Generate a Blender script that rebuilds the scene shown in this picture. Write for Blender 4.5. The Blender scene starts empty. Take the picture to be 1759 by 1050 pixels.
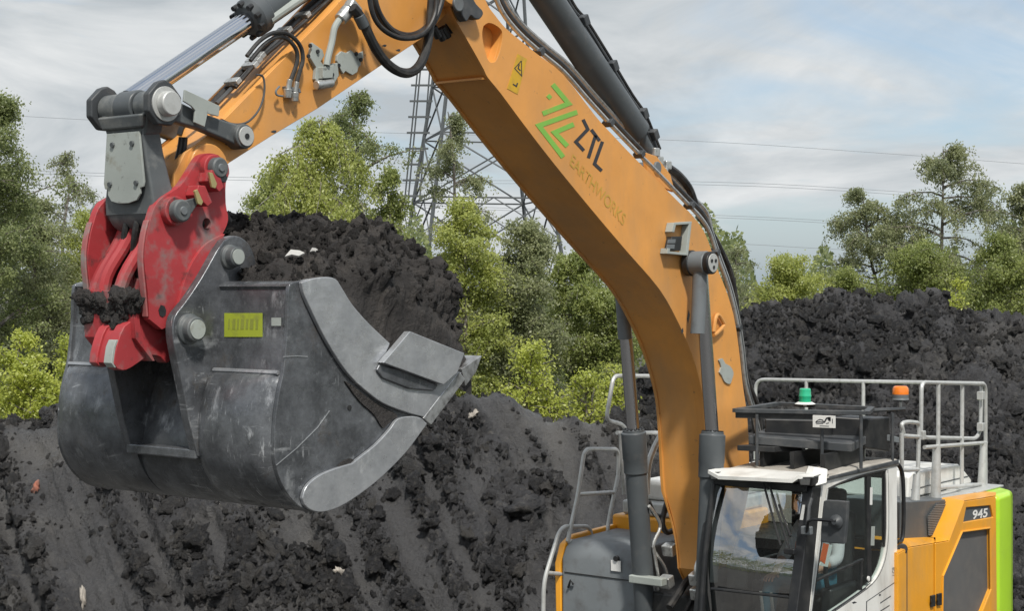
import bpy, bmesh, math, random
import numpy as np
from mathutils import Vector, Matrix
random.seed(7)
S = bpy.context.scene
COL = S.collection
rad = math.radians

# ------------------------------------------------------------------ camera
FPX, YAW, YH, CX = 2800.0, rad(37.5), 495.0, 879.5      # focal length, heading and horizon of the photograph (in its pixels)
CAM = (14.22, 7.80, 4.85)
FW = (-math.cos(YAW), -math.sin(YAW)); RT = (-math.sin(YAW), math.cos(YAW))
cd = bpy.data.cameras.new('camera'); cam = bpy.data.objects.new('camera', cd); COL.objects.link(cam)
cd.sensor_width = 36; cd.lens = FPX/1759*36; cd.clip_start = .1; cd.clip_end = 3000
cd.shift_y = -(525-YH)/1759
cam.matrix_world = Matrix(((RT[0], 0, -FW[0], CAM[0]), (RT[1], 0, -FW[1], CAM[1]), (0, 1, 0, CAM[2]), (0, 0, 0, 1)))
S.camera = cam
# ------------------------------------------------------------------ sky and sun
W = bpy.data.worlds.new('World'); S.world = W; W.use_nodes = True
nt = W.node_tree; nt.nodes.clear(); N = nt.nodes.new; L = nt.links.new
SUN_DIR = Vector((.50, .62, 1.05)).normalized()
sun_el = math.asin(SUN_DIR.z); sun_az = math.atan2(SUN_DIR.x, SUN_DIR.y)
sky = N('ShaderNodeTexSky'); sky.sky_type = 'NISHITA'; sky.sun_disc = False
sky.sun_elevation = sun_el; sky.sun_rotation = sun_az; sky.dust_density = 1.5
tc = N('ShaderNodeTexCoord'); mp = N('ShaderNodeMapping'); mp.inputs['Scale'].default_value = (1.7, 1.7, 5.2); mp.inputs['Location'].default_value = (3.1, 1.7, .35)
n1 = N('ShaderNodeTexNoise'); n1.inputs['Scale'].default_value = 1.8; n1.inputs['Detail'].default_value = 7; n1.inputs['Roughness'].default_value = .55; n1.inputs['Distortion'].default_value = .6
r1 = N('ShaderNodeValToRGB'); r1.color_ramp.elements[0].position = .38; r1.color_ramp.elements[1].position = .50
n2 = N('ShaderNodeTexNoise'); n2.inputs['Scale'].default_value = 2.7; n2.inputs['Detail'].default_value = 8; n2.inputs['Roughness'].default_value = .58; n2.inputs['Distortion'].default_value = .5
r2 = N('ShaderNodeValToRGB'); r2.color_ramp.elements[0].position = .36; r2.color_ramp.elements[1].position = .62
r2.color_ramp.elements[0].color = (3.8, 4.15, 4.4, 1); r2.color_ramp.elements[1].color = (6.7, 6.8, 6.8, 1)
mx = N('ShaderNodeMixRGB'); bgn = N('ShaderNodeBackground'); bgn.inputs['Strength'].default_value = .1; wo = N('ShaderNodeOutputWorld')
hz = N('ShaderNodeMixRGB'); hz.inputs[0].default_value = .42; hz.inputs[2].default_value = (3.9, 5.0, 6.2, 1)
L(tc.outputs['Generated'], mp.inputs[0]); L(mp.outputs[0], n1.inputs[0]); L(mp.outputs[0], n2.inputs[0])
L(n1.outputs[0], r1.inputs[0]); L(n2.outputs[0], r2.inputs[0])
L(sky.outputs[0], hz.inputs[1]); L(r1.outputs[0], mx.inputs[0]); L(hz.outputs[0], mx.inputs[1]); L(r2.outputs[0], mx.inputs[2])
L(mx.outputs[0], bgn.inputs[0]); L(bgn.outputs[0], wo.inputs[0])
sl = bpy.data.lights.new('sun', 'SUN'); sl.energy = 3.2; sl.angle = rad(5); sl.color = (1, .95, .87)
so = bpy.data.objects.new('sun', sl); COL.objects.link(so); so.location = (0, 0, 40)
so.rotation_euler = SUN_DIR.to_track_quat('Z', 'Y').to_euler()
S.view_settings.view_transform = 'Standard'; S.view_settings.look = 'None'; S.view_settings.exposure = .38; S.view_settings.gamma = 1
S.view_settings.use_curve_mapping = False
S.render.engine = 'CYCLES'; S.cycles.max_bounces = 6; S.cycles.transparent_max_bounces = 12
S.render.resolution_x = 1024; S.render.resolution_y = 612

# ------------------------------------------------------------------ pixel -> place (a pixel gives a direction, the plane it lies on gives the distance)
def ray(px, py):
    a = (px-CX)/FPX
    return (FW[0]+a*RT[0], FW[1]+a*RT[1], -(py-YH)/FPX)
def _hit(px, py, ax, val):
    r = ray(px, py); t = (val-CAM[ax])/r[ax]
    return Vector((CAM[0]+t*r[0], CAM[1]+t*r[1], CAM[2]+t*r[2]))
def P(px, py, Y): return _hit(px, py, 1, Y)
def PX(px, py, X): return _hit(px, py, 0, X)
def PZ(px, py, Z): return _hit(px, py, 2, Z)
def PD(px, py, d):
    r = ray(px, py); return Vector((CAM[0]+d*r[0], CAM[1]+d*r[1], CAM[2]+d*r[2]))
def st(s, t, z=0.0): return Vector((CAM[0]+s*RT[0]+t*FW[0], CAM[1]+s*RT[1]+t*FW[1], z))
def spl(pts, n=4):
    """Catmull-Rom through open polyline, any dimension"""
    pts = [tuple(p) for p in pts]; out = []
    for i in range(len(pts)-1):
        p0 = pts[max(i-1, 0)]; p1 = pts[i]; p2 = pts[i+1]; p3 = pts[min(i+2, len(pts)-1)]
        for k in range(n):
            t = k/n
            out.append(tuple(.5*(2*b+(c-a)*t+(2*a-5*b+4*c-d)*t*t+(3*b-a-3*c+d)*t**3) for a, b, c, d in zip(p0, p1, p2, p3)))
    out.append(pts[-1]); return out
def circ(c, r, n=20, a0=0, a1=360):
    return [(c[0]+r*math.cos(rad(a0+(a1-a0)*i/n)), c[1]+r*math.sin(rad(a0+(a1-a0)*i/n))) for i in range(n)]

# ------------------------------------------------------------------ mesh helpers
class MB:
    def __init__(s): s.v = []; s.f = []
    def add(s, vs, fs):
        o = len(s.v); s.v += [tuple(v) for v in vs]; s.f += [tuple(i+o for i in f) for f in fs]; return s
    def prism(s, pts, vec, holes=()):
        """closed outline of 3D points extruded along vec"""
        vec = Vector(vec)
        if not holes:
            n = len(pts); a = [Vector(p) for p in pts]; b = [p+vec for p in a]
            s.add(a+b, [tuple(range(n))[::-1], tuple(range(n, 2*n))]+[(i, (i+1) % n, n+(i+1) % n, n+i) for i in range(n)])
        else:
            bm = bmesh.new(); es = []
            for lp in [pts]+list(holes):
                vs = [bm.verts.new(p) for p in lp]
                es += [bm.edges.new((vs[i], vs[(i+1) % len(vs)])) for i in range(len(vs))]
            bmesh.ops.triangle_fill(bm, use_beauty=True, edges=es)
            r = bmesh.ops.extrude_face_region(bm, geom=bm.faces[:])
            bmesh.ops.translate(bm, vec=vec, verts=[g for g in r['geom'] if isinstance(g, bmesh.types.BMVert)])
            bm.verts.index_update()
            s.add([v.co.copy() for v in bm.verts], [tuple(v.index for v in f.verts) for f in bm.faces]); bm.free()
        return s
    def box(s, x0, x1, y0, y1, z0, z1):
        return s.prism([(x0, y0, z0), (x1, y0, z0), (x1, y1, z0), (x0, y1, z0)], (0, 0, z1-z0))
    def hexa(s, a, b):
        """two quads (4 points each) joined"""
        return s.add(list(a)+list(b), [(3, 2, 1, 0), (4, 5, 6, 7)]+[(i, (i+1) % 4, 4+(i+1) % 4, 4+i) for i in range(4)])
    def obox(s, c, sx, sy, sz, M=None):
        M = M or Matrix.Identity(3); c = Vector(c)
        q = [c+M@Vector((x*sx/2, y*sy/2, z*sz/2)) for z in (-1, 1) for x, y in ((-1, -1), (1, -1), (1, 1), (-1, 1))]
        return s.hexa(q[:4], q[4:])
    def cyl(s, a, b, r, r2=None, n=20):
        a = Vector(a); b = Vector(b); r2 = r if r2 is None else r2
        d = (b-a).normalized(); u = d.orthogonal().normalized(); w = d.cross(u)
        A = [a+(u*math.cos(2*math.pi*i/n)+w*math.sin(2*math.pi*i/n))*r for i in range(n)]
        B = [b+(u*math.cos(2*math.pi*i/n)+w*math.sin(2*math.pi*i/n))*r2 for i in range(n)]
        s.add(A+B, [tuple(range(n))[::-1], tuple(range(n, 2*n))]+[(i, (i+1) % n, n+(i+1) % n, n+i) for i in range(n)]); return s
    def tube(s, pts, r, n=8, r1=None):
        pts = [Vector(p) for p in pts]; k = len(pts)
        T = [(pts[min(i+1, k-1)]-pts[max(i-1, 0)]).normalized() for i in range(k)]
        u = T[0].orthogonal().normalized(); vs = []; fs = []
        for i in range(k):
            u = (u-T[i]*u.dot(T[i])).normalized(); w = T[i].cross(u)
            rr = r if r1 is None else r+(r1-r)*i/(k-1)
            vs += [pts[i]+(u*math.cos(2*math.pi*j/n)+w*math.sin(2*math.pi*j/n))*rr for j in range(n)]
        for i in range(k-1):
            fs += [(i*n+j, i*n+(j+1) % n, (i+1)*n+(j+1) % n, (i+1)*n+j) for j in range(n)]
        fs += [tuple(range(n))[::-1], tuple(range((k-1)*n, k*n))]
        return s.add(vs, fs)
    def lathe(s, c, ax, prof, n=24):
        """prof: (distance along axis, radius)"""
        c = Vector(c); d = Vector(ax).normalized(); u = d.orthogonal().normalized(); w = d.cross(u); vs = []; fs = []
        for h, r in prof: vs += [c+d*h+(u*math.cos(2*math.pi*j/n)+w*math.sin(2*math.pi*j/n))*max(r, 1e-4) for j in range(n)]
        for i in range(len(prof)-1): fs += [(i*n+j, i*n+(j+1) % n, (i+1)*n+(j+1) % n, (i+1)*n+j) for j in range(n)]
        fs += [tuple(range(n))[::-1], tuple(range((len(prof)-1)*n, len(prof)*n))]
        return s.add(vs, fs)
    def loft(s, rows, closed=False):
        n = len(rows[0]); vs = [p for r in rows for p in r]; m = n if closed else n-1
        return s.add(vs, [(i*n+j, i*n+(j+1) % n, (i+1)*n+(j+1) % n, (i+1)*n+j) for i in range(len(rows)-1) for j in range(m)])
    def obj(s, name, mat, parent=None, bevel=0, smooth=True, angle=32, seg=2, recalc=True):
        me = bpy.data.meshes.new(name); me.from_pydata(s.v, [], s.f)
        if recalc:
            bm = bmesh.new(); bm.from_mesh(me); bmesh.ops.recalc_face_normals(bm, faces=bm.faces); bm.to_mesh(me); bm.free()
        me.materials.append(mat)
        if smooth:
            me.shade_smooth(); me.set_sharp_from_angle(angle=rad(angle))
        o = bpy.data.objects.new(name, me); COL.objects.link(o)
        if parent is not None: o.parent = parent
        if bevel:
            b = o.modifiers.new('bevel', 'BEVEL'); b.width = bevel; b.segments = seg; b.limit_method = 'ANGLE'; b.angle_limit = rad(40); b.harden_normals = True
        return o
def npmesh(name, V, Fc, mat, parent=None, smooth=True, tint=None):
    me = bpy.data.meshes.new(name); V = np.asarray(V, np.float32); Fc = np.asarray(Fc, np.int32); k = Fc.shape[1]
    me.vertices.add(len(V)); me.vertices.foreach_set('co', V.ravel()); me.loops.add(Fc.size); me.loops.foreach_set('vertex_index', Fc.ravel())
    me.polygons.add(len(Fc)); me.polygons.foreach_set('loop_start', np.arange(0, Fc.size, k, dtype=np.int32)); me.polygons.foreach_set('loop_total', np.full(len(Fc), k, np.int32))
    if smooth: me.polygons.foreach_set('use_smooth', np.ones(len(Fc), bool))
    if tint is not None:
        a = me.attributes.new('tint', 'FLOAT', 'FACE'); a.data.foreach_set('value', np.asarray(tint, np.float32))
    me.update(calc_edges=True); me.materials.append(mat)
    o = bpy.data.objects.new(name, me); COL.objects.link(o)
    if parent is not None: o.parent = parent
    return o
def thing(name, label, cat, loc=(0, 0, 0), group=None):
    o = bpy.data.objects.new(name, None); COL.objects.link(o); o.location = loc; o.empty_display_size = .3
    return tag(o, label, cat, group)
def tag(o, label, cat, group=None):
    o['label'] = label; o['category'] = cat
    if group: o['group'] = group
    return o
# ------------------------------------------------------------------ noise for terrain
def _h(ix, iy, iz, s):
    with np.errstate(over='ignore'):
        h = (ix.astype(np.int64)*374761393+iy.astype(np.int64)*668265263+iz.astype(np.int64)*2147483647+s*1274126177) & 0xffffffff
        h = ((h ^ (h >> 13))*1274126177) & 0xffffffff; h = ((h ^ (h >> 16))*2246822519) & 0xffffffff
    return ((h ^ (h >> 15)) & 0xffffff)/float(0xffffff)
def vn(p, s=0):
    i = np.floor(p).astype(np.int64); f = p-i; f = f*f*(3-2*f); r = 0
    for a in (0, 1):
        for b in (0, 1):
            for c in (0, 1):
                r = r+_h(i[:, 0]+a, i[:, 1]+b, i[:, 2]+c, s)*np.where(a, f[:, 0], 1-f[:, 0])*np.where(b, f[:, 1], 1-f[:, 1])*np.where(c, f[:, 2], 1-f[:, 2])
    return r*2-1
def fbm(p, o=4, s=0, g=.5):
    r = 0; a = 1
    for k in range(o): r = r+a*vn(p*2.03**k+k*7.1, s+k); a *= g
    return r
def worley(p, s=0):
    i = np.floor(p).astype(np.int64); F1 = np.full(len(p), 9.); ident = np.zeros(len(p))
    for a in (-1, 0, 1):
        for b in (-1, 0, 1):
            for c in (-1, 0, 1):
                x, y, z = i[:, 0]+a, i[:, 1]+b, i[:, 2]+c
                q = np.stack([x+_h(x, y, z, s), y+_h(x, y, z, s+11), z+_h(x, y, z, s+23)], 1)
                d = np.sqrt(((p-q)**2).sum(1)); m = d < F1; F1 = np.where(m, d, F1); ident = np.where(m, _h(x, y, z, s+31), ident)
    return F1, ident
def lumps(p, s=0):
    F, i = worley(p, s); return np.sqrt(np.clip(1-(F*1.25)**2, 0, 1))*(.35+.65*i)

def chunks(p, s=0):
    """angular broken lumps: every cell is a tilted facet of its own height"""
    i = np.floor(p).astype(np.int64); F1 = np.full(len(p), 9.); F2 = np.full(len(p), 9.); H = np.zeros(len(p))
    for a in (-1, 0, 1):
        for b in (-1, 0, 1):
            for c in (-1, 0, 1):
                x, y, z = i[:, 0]+a, i[:, 1]+b, i[:, 2]+c
                q = np.stack([x+_h(x, y, z, s), y+_h(x, y, z, s+11), z+_h(x, y, z, s+23)], 1); r = p-q
                d = np.sqrt((r**2).sum(1)); m = d < F1
                hh = _h(x, y, z, s+31)*.9+((_h(x, y, z, s+41)-.5)*r[:, 0]+(_h(x, y, z, s+51)-.5)*r[:, 1]+(_h(x, y, z, s+61)-.5)*r[:, 2])*1.6
                F2 = np.where(m, F1, np.minimum(F2, d)); F1 = np.where(m, d, F1); H = np.where(m, hh, H)
    return H*np.clip((F2-F1)*4.5, 0, 1)**.6
# ------------------------------------------------------------------ materials
def mat(name, col, rough=.5, metal=0, col2=None, sc=4, lo=.45, hi=.65, var=.06, bump=0, bsc=30, coat=0, stretch=None, col3=None, sc3=2, lo3=.55, hi3=.68, spec=.5, rough2=None, bdist=.02):
    m = bpy.data.materials.new(name); m.use_nodes = True; t = m.node_tree; b = t.nodes['Principled BSDF']; n = t.nodes.new; l = t.links.new
    b.inputs['Roughness'].default_value = rough; b.inputs['Metallic'].default_value = metal; b.inputs['Coat Weight'].default_value = coat
    b.inputs['Specular IOR Level'].default_value = spec; b.inputs['Coat Roughness'].default_value = .12
    co = n('ShaderNodeTexCoord'); src = co.outputs['Object']
    if stretch:
        mpn = n('ShaderNodeMapping'); mpn.inputs['Scale'].default_value = stretch; l(src, mpn.inputs[0]); ssrc = mpn.outputs[0]
    else: ssrc = src
    def noise(s, d=5, r=.55, vec=None):
        x = n('ShaderNodeTexNoise'); x.inputs['Scale'].default_value = s; x.inputs['Detail'].default_value = d; x.inputs['Roughness'].default_value = r; l(vec or src, x.inputs[0]); return x.outputs[0]
    def ramp(f, a, c):
        x = n('ShaderNodeMapRange'); x.inputs[1].default_value = a; x.inputs[2].default_value = c; l(f, x.inputs[0]); return x.outputs[0]
    def mix(f, a, c):
        x = n('ShaderNodeMixRGB')
        if isinstance(f, float): x.inputs[0].default_value = f
        else: l(f, x.inputs[0])
        for k, q in ((1, a), (2, c)):
            if isinstance(q, tuple): x.inputs[k].default_value = (*q, 1)
            else: l(q, x.inputs[k])
        return x.outputs[0]
    c = tuple(col)
    hs = n('ShaderNodeHueSaturation'); hs.inputs['Color'].default_value = (*c, 1)
    x = n('ShaderNodeMapRange'); x.inputs[1].default_value = .25; x.inputs[2].default_value = .75; x.inputs[3].default_value = 1-var*2.5; x.inputs[4].default_value = 1+var*2.5
    l(noise(2.3, 6), x.inputs[0]); l(x.outputs[0], hs.inputs['Value']); cc = hs.outputs[0]
    f2 = None
    if col2:
        f2 = ramp(noise(sc, 8, .62, ssrc), lo, hi); cc = mix(f2, cc, tuple(col2))
    if col3:
        cc = mix(ramp(noise(sc3, 9, .7), lo3, hi3), cc, tuple(col3))
    l(cc, b.inputs['Base Color'])
    if rough2 is not None:
        rr = n('ShaderNodeMapRange'); rr.inputs[1].default_value = .35; rr.inputs[2].default_value = .65; rr.inputs[3].default_value = rough; rr.inputs[4].default_value = rough2
        l(noise(6, 6), rr.inputs[0]); l(rr.outputs[0], b.inputs['Roughness'])
    if bump:
        bp = n('ShaderNodeBump'); bp.inputs['Strength'].default_value = bump; bp.inputs['Distance'].default_value = bdist; l(noise(bsc, 8, .68), bp.inputs['Height']); l(bp.outputs[0], b.inputs['Normal'])
    return m
M = {}
M['boom'] = mat('boom_paint', (.66, .30, .070), .42, col2=(.46, .25, .10), sc=1.4, lo=.44, hi=.76, var=.05, stretch=(1.2, 1.2, .5), bump=.03, bsc=60, coat=.15, col3=(.20, .115, .06), sc3=16, lo3=.64, hi3=.72, rough2=.55)
M['body'] = mat('body_paint', (.76, .335, .02), .35, col2=(.52, .29, .08), sc=2.2, lo=.52, hi=.8, var=.03, coat=.25, stretch=(1, 1, .4), rough2=.5)
M['lime'] = mat('lime_paint', (.42, .70, .03), .35, var=.02, coat=.3, col2=(.36, .58, .05), sc=3, lo=.5, hi=.8)
M['white'] = mat('white_paint', (.72, .72, .69), .4, var=.02, col2=(.46, .44, .40), sc=3, lo=.50, hi=.78, coat=.15, stretch=(1, 1, .4), rough2=.55)
M['roofgrey'] = mat('roof_dust', (.30, .28, .25), .8, var=.08, col2=(.42, .40, .36), sc=5)
M['dark'] = mat('dark_paint', (.045, .05, .055), .45, var=.08, col2=(.10, .10, .10), sc=6, lo=.5, hi=.75, rough2=.6, bump=.05)
M['black'] = mat('black_plastic', (.012, .013, .015), .42, var=.08, col2=(.03, .03, .03), sc=6)
M['rubber'] = mat('hose_rubber', (.014, .014, .015), .5, var=.1, col2=(.04, .038, .035), sc=12)
M['grey'] = mat('grey_paint', (.14, .155, .165), .42, var=.05, col2=(.09, .09, .09), sc=7, lo=.5, hi=.8, rough2=.55)
M['barrel'] = mat('cylinder_paint', (.075, .085, .092), .4, var=.05, col2=(.12, .12, .12), sc=8, lo=.55, hi=.8, rough2=.5)
M['cast'] = mat('grey_casting', (.085, .095, .10), .42, var=.08, col2=(.17, .175, .17), sc=7, lo=.5, hi=.72, rough2=.6, bump=.06, bsc=50)
M['galv'] = mat('galvanised', (.50, .51, .50), .45, .3, var=.06, col2=(.36, .36, .34), sc=14, lo=.5, hi=.75)
M['cover'] = mat('worn_cover', (.33, .36, .34), .55, var=.06, col2=(.16, .17, .16), sc=16, lo=.62, hi=.72, col3=(.26, .26, .22), sc3=5, bump=.06, bsc=40)
M['chrome'] = mat('chrome', (.62, .63, .66), .16, 1, var=.01)
M['zinc'] = mat('zinc_steel', (.52, .53, .52), .36, .7, var=.06, col2=(.28, .28, .27), sc=30, lo=.5, hi=.7)
M['red'] = mat('red_paint', (.36, .036, .042), .5, var=.10, col2=(.21, .155, .15), sc=4.2, lo=.50, hi=.66, col3=(.05, .036, .036), sc3=5, lo3=.57, hi3=.70, rough2=.62, bump=.05)
M['rededge'] = mat('red_worn_edge', (.34, .10, .10), .55, var=.08, col2=(.24, .20, .19), sc=9)
M['bucket'] = mat('bucket_steel', (.13, .138, .148), .36, .4, var=.16, col2=(.30, .31, .32), sc=9, lo=.55, hi=.74, stretch=(.8, 1.2, .25), col3=(.06, .057, .054), sc3=3.2, lo3=.50, hi3=.68, rough2=.58, bump=.10, bsc=25)
M['polish'] = mat('polished_steel', (.27, .285, .30), .34, .55, var=.08, col2=(.38, .39, .41), sc=5, lo=.5, hi=.7, stretch=(3, 1, 3), col3=(.10, .10, .10), sc3=3, lo3=.62, hi3=.75, rough2=.5, bump=.05, bsc=40)
M['edge'] = mat('bare_edge', (.42, .43, .44), .35, .7, var=.1, col2=(.22, .22, .22), sc=14)
M['lime_sticker'] = mat('lime_sticker', (.34, .40, .035), .5, var=.05, col2=(.25, .28, .05), sc=16, lo=.55, hi=.7)
M['yellow'] = mat('yellow_sticker', (.60, .36, .02), .5, var=.04, col2=(.45, .27, .04), sc=14)
M['ink'] = mat('dark_ink', (.028, .03, .036), .5, var=.05)
M['green_ink'] = mat('green_ink', (.20, .46, .07), .5, var=.05, col2=(.36, .36, .07), sc=10, lo=.55, hi=.75)
M['faint_ink'] = mat('faded_green_ink', (.50, .31, .05), .5, var=.05, col2=(.57, .29, .06), sc=12)
M['smudge'] = mat('smudged_ink', (.24, .27, .045), .6, var=.1)
M['label'] = mat('label_white', (.7, .7, .68), .5, var=.03)
M['amber'] = mat('amber_lens', (.80, .20, .015), .2, var=.02, coat=.5)
M['greenlens'] = mat('green_lens', (.02, .42, .22), .2, var=.02, coat=.5)
M['mesh'] = mat('grille_mesh', (.06, .065, .07), .6, var=.1)
M['doormesh'] = mat('door_screen', (.10, .10, .10), .6, var=.06, col2=(.12, .115, .11), sc=6, bump=.15, bsc=180)
M['brass'] = mat('brass', (.5, .42, .2), .35, .6, var=.06)
M['seat'] = mat('seat_fabric', (.02, .02, .022), .8, var=.1)
M['flag_orange'] = mat('flag_orange', (.75, .13, .03), .6, var=.04)
M['soil'] = mat('spoil', (.043, .043, .046), .78, var=.16, col2=(.036, .036, .039), sc=1.6, lo=.42, hi=.62, bump=1.0, bsc=15, bdist=.07, col3=(.13, .123, .112), sc3=9, lo3=.56, hi3=.74, spec=.35, rough2=.48)
_t = M['soil'].node_tree; _b = _t.nodes['Principled BSDF']; _l = _b.inputs['Base Color'].links[0]; _src = _l.from_socket
_at = _t.nodes.new('ShaderNodeAttribute'); _at.attribute_name = 'tint'; _m = _t.nodes.new('ShaderNodeMixRGB'); _m.inputs[2].default_value = (.072, .072, .074, 1)
_mm = _t.nodes.new('ShaderNodeMath'); _mm.operation = 'MULTIPLY'; _mm.inputs[1].default_value = .7; _t.links.new(_at.outputs['Fac'], _mm.inputs[0]); _t.links.new(_mm.outputs[0], _m.inputs[0]); _t.links.new(_src, _m.inputs[1]); _t.links.new(_m.outputs[0], _b.inputs['Base Color'])
_r = _b.inputs['Roughness'].links[0].from_socket; _rm = _t.nodes.new('ShaderNodeMath'); _rm.operation = 'MULTIPLY_ADD'; _rm.inputs[1].default_value = -.22; _t.links.new(_at.outputs['Fac'], _rm.inputs[0]); _t.links.new(_r, _rm.inputs[2]); _t.links.new(_rm.outputs[0], _b.inputs['Roughness'])
M['load'] = mat('load_soil', (.034, .031, .030), .75, var=.2, col2=(.065, .058, .053), sc=6, lo=.5, hi=.68, bump=1.0, bsc=22, bdist=.05, spec=.4, rough2=.55)
M['clod'] = mat('clod', (.044, .044, .048), .74, var=.25, col2=(.125, .117, .107), sc=2.6, lo=.54, hi=.68, bump=1.0, bsc=9, bdist=.25, rough2=.42, spec=.5)
M['stone'] = mat('stone', (.36, .33, .29), .8, var=.1, col2=(.2, .18, .16), sc=9, bump=.4)
M['brick'] = mat('brick', (.32, .12, .08), .85, var=.1, col2=(.2, .12, .1), sc=9, bump=.4)
M['ground'] = mat('ground_soil', (.05, .048, .045), .85, var=.15, col2=(.07, .066, .06), sc=.6, bump=.6, bsc=12)
M['bark'] = mat('bark', (.11, .095, .08), .85, var=.15, col2=(.30, .29, .27), sc=5, lo=.5, hi=.62, bump=.4, bsc=20)
M['pylon'] = mat('pylon_steel', (.11, .12, .125), .6, .3, var=.06)
M['wire'] = mat('wire', (.24, .26, .28), .6, var=.02)
M['skin'] = mat('skin', (.42, .24, .17), .55, var=.04)
M['shirt'] = mat('shirt', (.55, .53, .55), .8, var=.04)
M['trousers'] = mat('trousers', (.03, .12, .17), .8, var=.08)
M['hair'] = mat('hair', (.03, .02, .015), .7, var=.1)
def steel(name, dark, mid, bright, mud, mudlo, rough, metal):
    m = bpy.data.materials.new(name); m.use_nodes = True; t = m.node_tree; b = t.nodes['Principled BSDF']; n = t.nodes.new; l = t.links.new; co = n('ShaderNodeTexCoord')
    def nz(sc, rot=(0, 0, 0), s=1.0, d=6, r=.6):
        mp_ = n('ShaderNodeMapping'); mp_.inputs['Scale'].default_value = sc; mp_.inputs['Rotation'].default_value = rot; l(co.outputs['Object'], mp_.inputs[0]); x = n('ShaderNodeTexNoise'); x.inputs['Scale'].default_value = s; x.inputs['Detail'].default_value = d; x.inputs['Roughness'].default_value = r; l(mp_.outputs[0], x.inputs[0]); return x.outputs[0]
    def mr(f, a, c, lo=0, hi=1):
        x = n('ShaderNodeMapRange'); x.inputs[1].default_value = a; x.inputs[2].default_value = c; x.inputs[3].default_value = lo; x.inputs[4].default_value = hi; l(f, x.inputs[0]); return x.outputs[0]
    def mix(f, a, c):
        x = n('ShaderNodeMixRGB'); l(f, x.inputs[0])
        for k, q in ((1, a), (2, c)):
            if isinstance(q, tuple): x.inputs[k].default_value = (*q, 1)
            else: l(q, x.inputs[k])
        return x.outputs[0]
    def mx2(a, c):
        x = n('ShaderNodeMath'); x.operation = 'MAXIMUM'; l(a, x.inputs[0]); l(c, x.inputs[1]); return x.outputs[0]
    c1 = mix(mr(nz((1, 1, 1), s=4.6, d=10, r=.76), .40, .62), dark, mid)
    scr = mx2(mr(nz((2, 60, 9), (0, .5, .2)), .61, .70), mx2(mr(nz((60, 3, 8), (.3, 0, .6)), .62, .72), mr(nz((14, 3, 40), (.2, .9, .1)), .63, .73)))
    pm = mr(nz((1, 1, 1), s=1.6, d=4), .47, .62); ps = n('ShaderNodeMath'); ps.operation = 'MULTIPLY'; l(scr, ps.inputs[0]); l(pm, ps.inputs[1]); scr = ps.outputs[0]
    rub = mr(nz((1, 1.6, .8), s=3.0, d=9, r=.7), .58, .72)
    c2 = mix(mx2(scr, rub), c1, bright)
    md = mr(nz((1, 1, 1), s=2.6, d=11, r=.76), mudlo, mudlo+.10)
    c3 = mix(md, c2, mud); l(c3, b.inputs['Base Color'])
    x = n('ShaderNodeMath'); x.operation = 'MULTIPLY'; x.inputs[1].default_value = -metal; l(md, x.inputs[0]); y = n('ShaderNodeMath'); y.inputs[1].default_value = metal; l(x.outputs[0], y.inputs[0]); l(y.outputs[0], b.inputs['Metallic'])
    r0 = mr(nz((1, 1, 1), s=5), .3, .7, rough-.07, rough+.14); z = n('ShaderNodeMath'); z.operation = 'MULTIPLY_ADD'; z.inputs[1].default_value = .35; l(md, z.inputs[0]); l(r0, z.inputs[2]); l(z.outputs[0], b.inputs['Roughness'])
    bp = n('ShaderNodeBump'); bp.inputs['Strength'].default_value = .22; bp.inputs['Distance'].default_value = .012; hh = n('ShaderNodeMath'); hh.operation = 'MULTIPLY_ADD'; hh.inputs[1].default_value = .5; l(md, hh.inputs[0]); l(nz((1, 1, 1), s=16, d=8), hh.inputs[2]); l(hh.outputs[0], bp.inputs['Height'])
    bq = n('ShaderNodeBump'); bq.inputs['Strength'].default_value = .5; bq.inputs['Distance'].default_value = .02; l(nz((1, 1, 1), s=2.6, d=2), bq.inputs['Height']); l(bq.outputs[0], bp.inputs['Normal']); l(bp.outputs[0], b.inputs['Normal'])
    return m
M['bucket'] = steel('bucket_steel', (.082, .087, .095), (.17, .18, .195), (.44, .455, .475), (.062, .057, .052), .555, .27, .45)
M['polish'] = steel('polished_steel', (.33, .345, .365), (.44, .455, .475), (.66, .675, .69), (.16, .155, .15), .64, .27, .5)
for _k in ('soil', 'clod'):   # drier, paler patches of ground
    _t = M[_k].node_tree; _b = _t.nodes['Principled BSDF']; _src = _b.inputs['Base Color'].links[0].from_socket; _g = _t.nodes.new('ShaderNodeNewGeometry'); _n = _t.nodes.new('ShaderNodeTexNoise'); _n.inputs['Scale'].default_value = .55; _n.inputs['Detail'].default_value = 7; _n.inputs['Roughness'].default_value = .65
    _t.links.new(_g.outputs['Position'], _n.inputs[0]); _rp = _t.nodes.new('ShaderNodeMapRange'); _rp.inputs[1].default_value = .50; _rp.inputs[2].default_value = .66; _rp.inputs[4].default_value = .40; _t.links.new(_n.outputs[0], _rp.inputs[0])
    _m = _t.nodes.new('ShaderNodeMixRGB'); _m.inputs[2].default_value = (.14, .134, .124, 1); _t.links.new(_rp.outputs[0], _m.inputs[0]); _t.links.new(_src, _m.inputs[1]); _t.links.new(_m.outputs[0], _b.inputs['Base Color'])
_t = M['clod'].node_tree; _b = _t.nodes['Principled BSDF']; _src = _b.inputs['Base Color'].links[0].from_socket
_oi = _t.nodes.new('ShaderNodeObjectInfo'); _rp = _t.nodes.new('ShaderNodeMapRange'); _rp.inputs[1].default_value = .72; _rp.inputs[2].default_value = 1.0; _rp.inputs[3].default_value = 0; _rp.inputs[4].default_value = .75; _t.links.new(_oi.outputs['Random'], _rp.inputs[0])
_m = _t.nodes.new('ShaderNodeMixRGB'); _m.inputs[2].default_value = (.15, .142, .132, 1); _t.links.new(_rp.outputs[0], _m.inputs[0]); _t.links.new(_src, _m.inputs[1]); _t.links.new(_m.outputs[0], _b.inputs['Base Color'])
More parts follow.
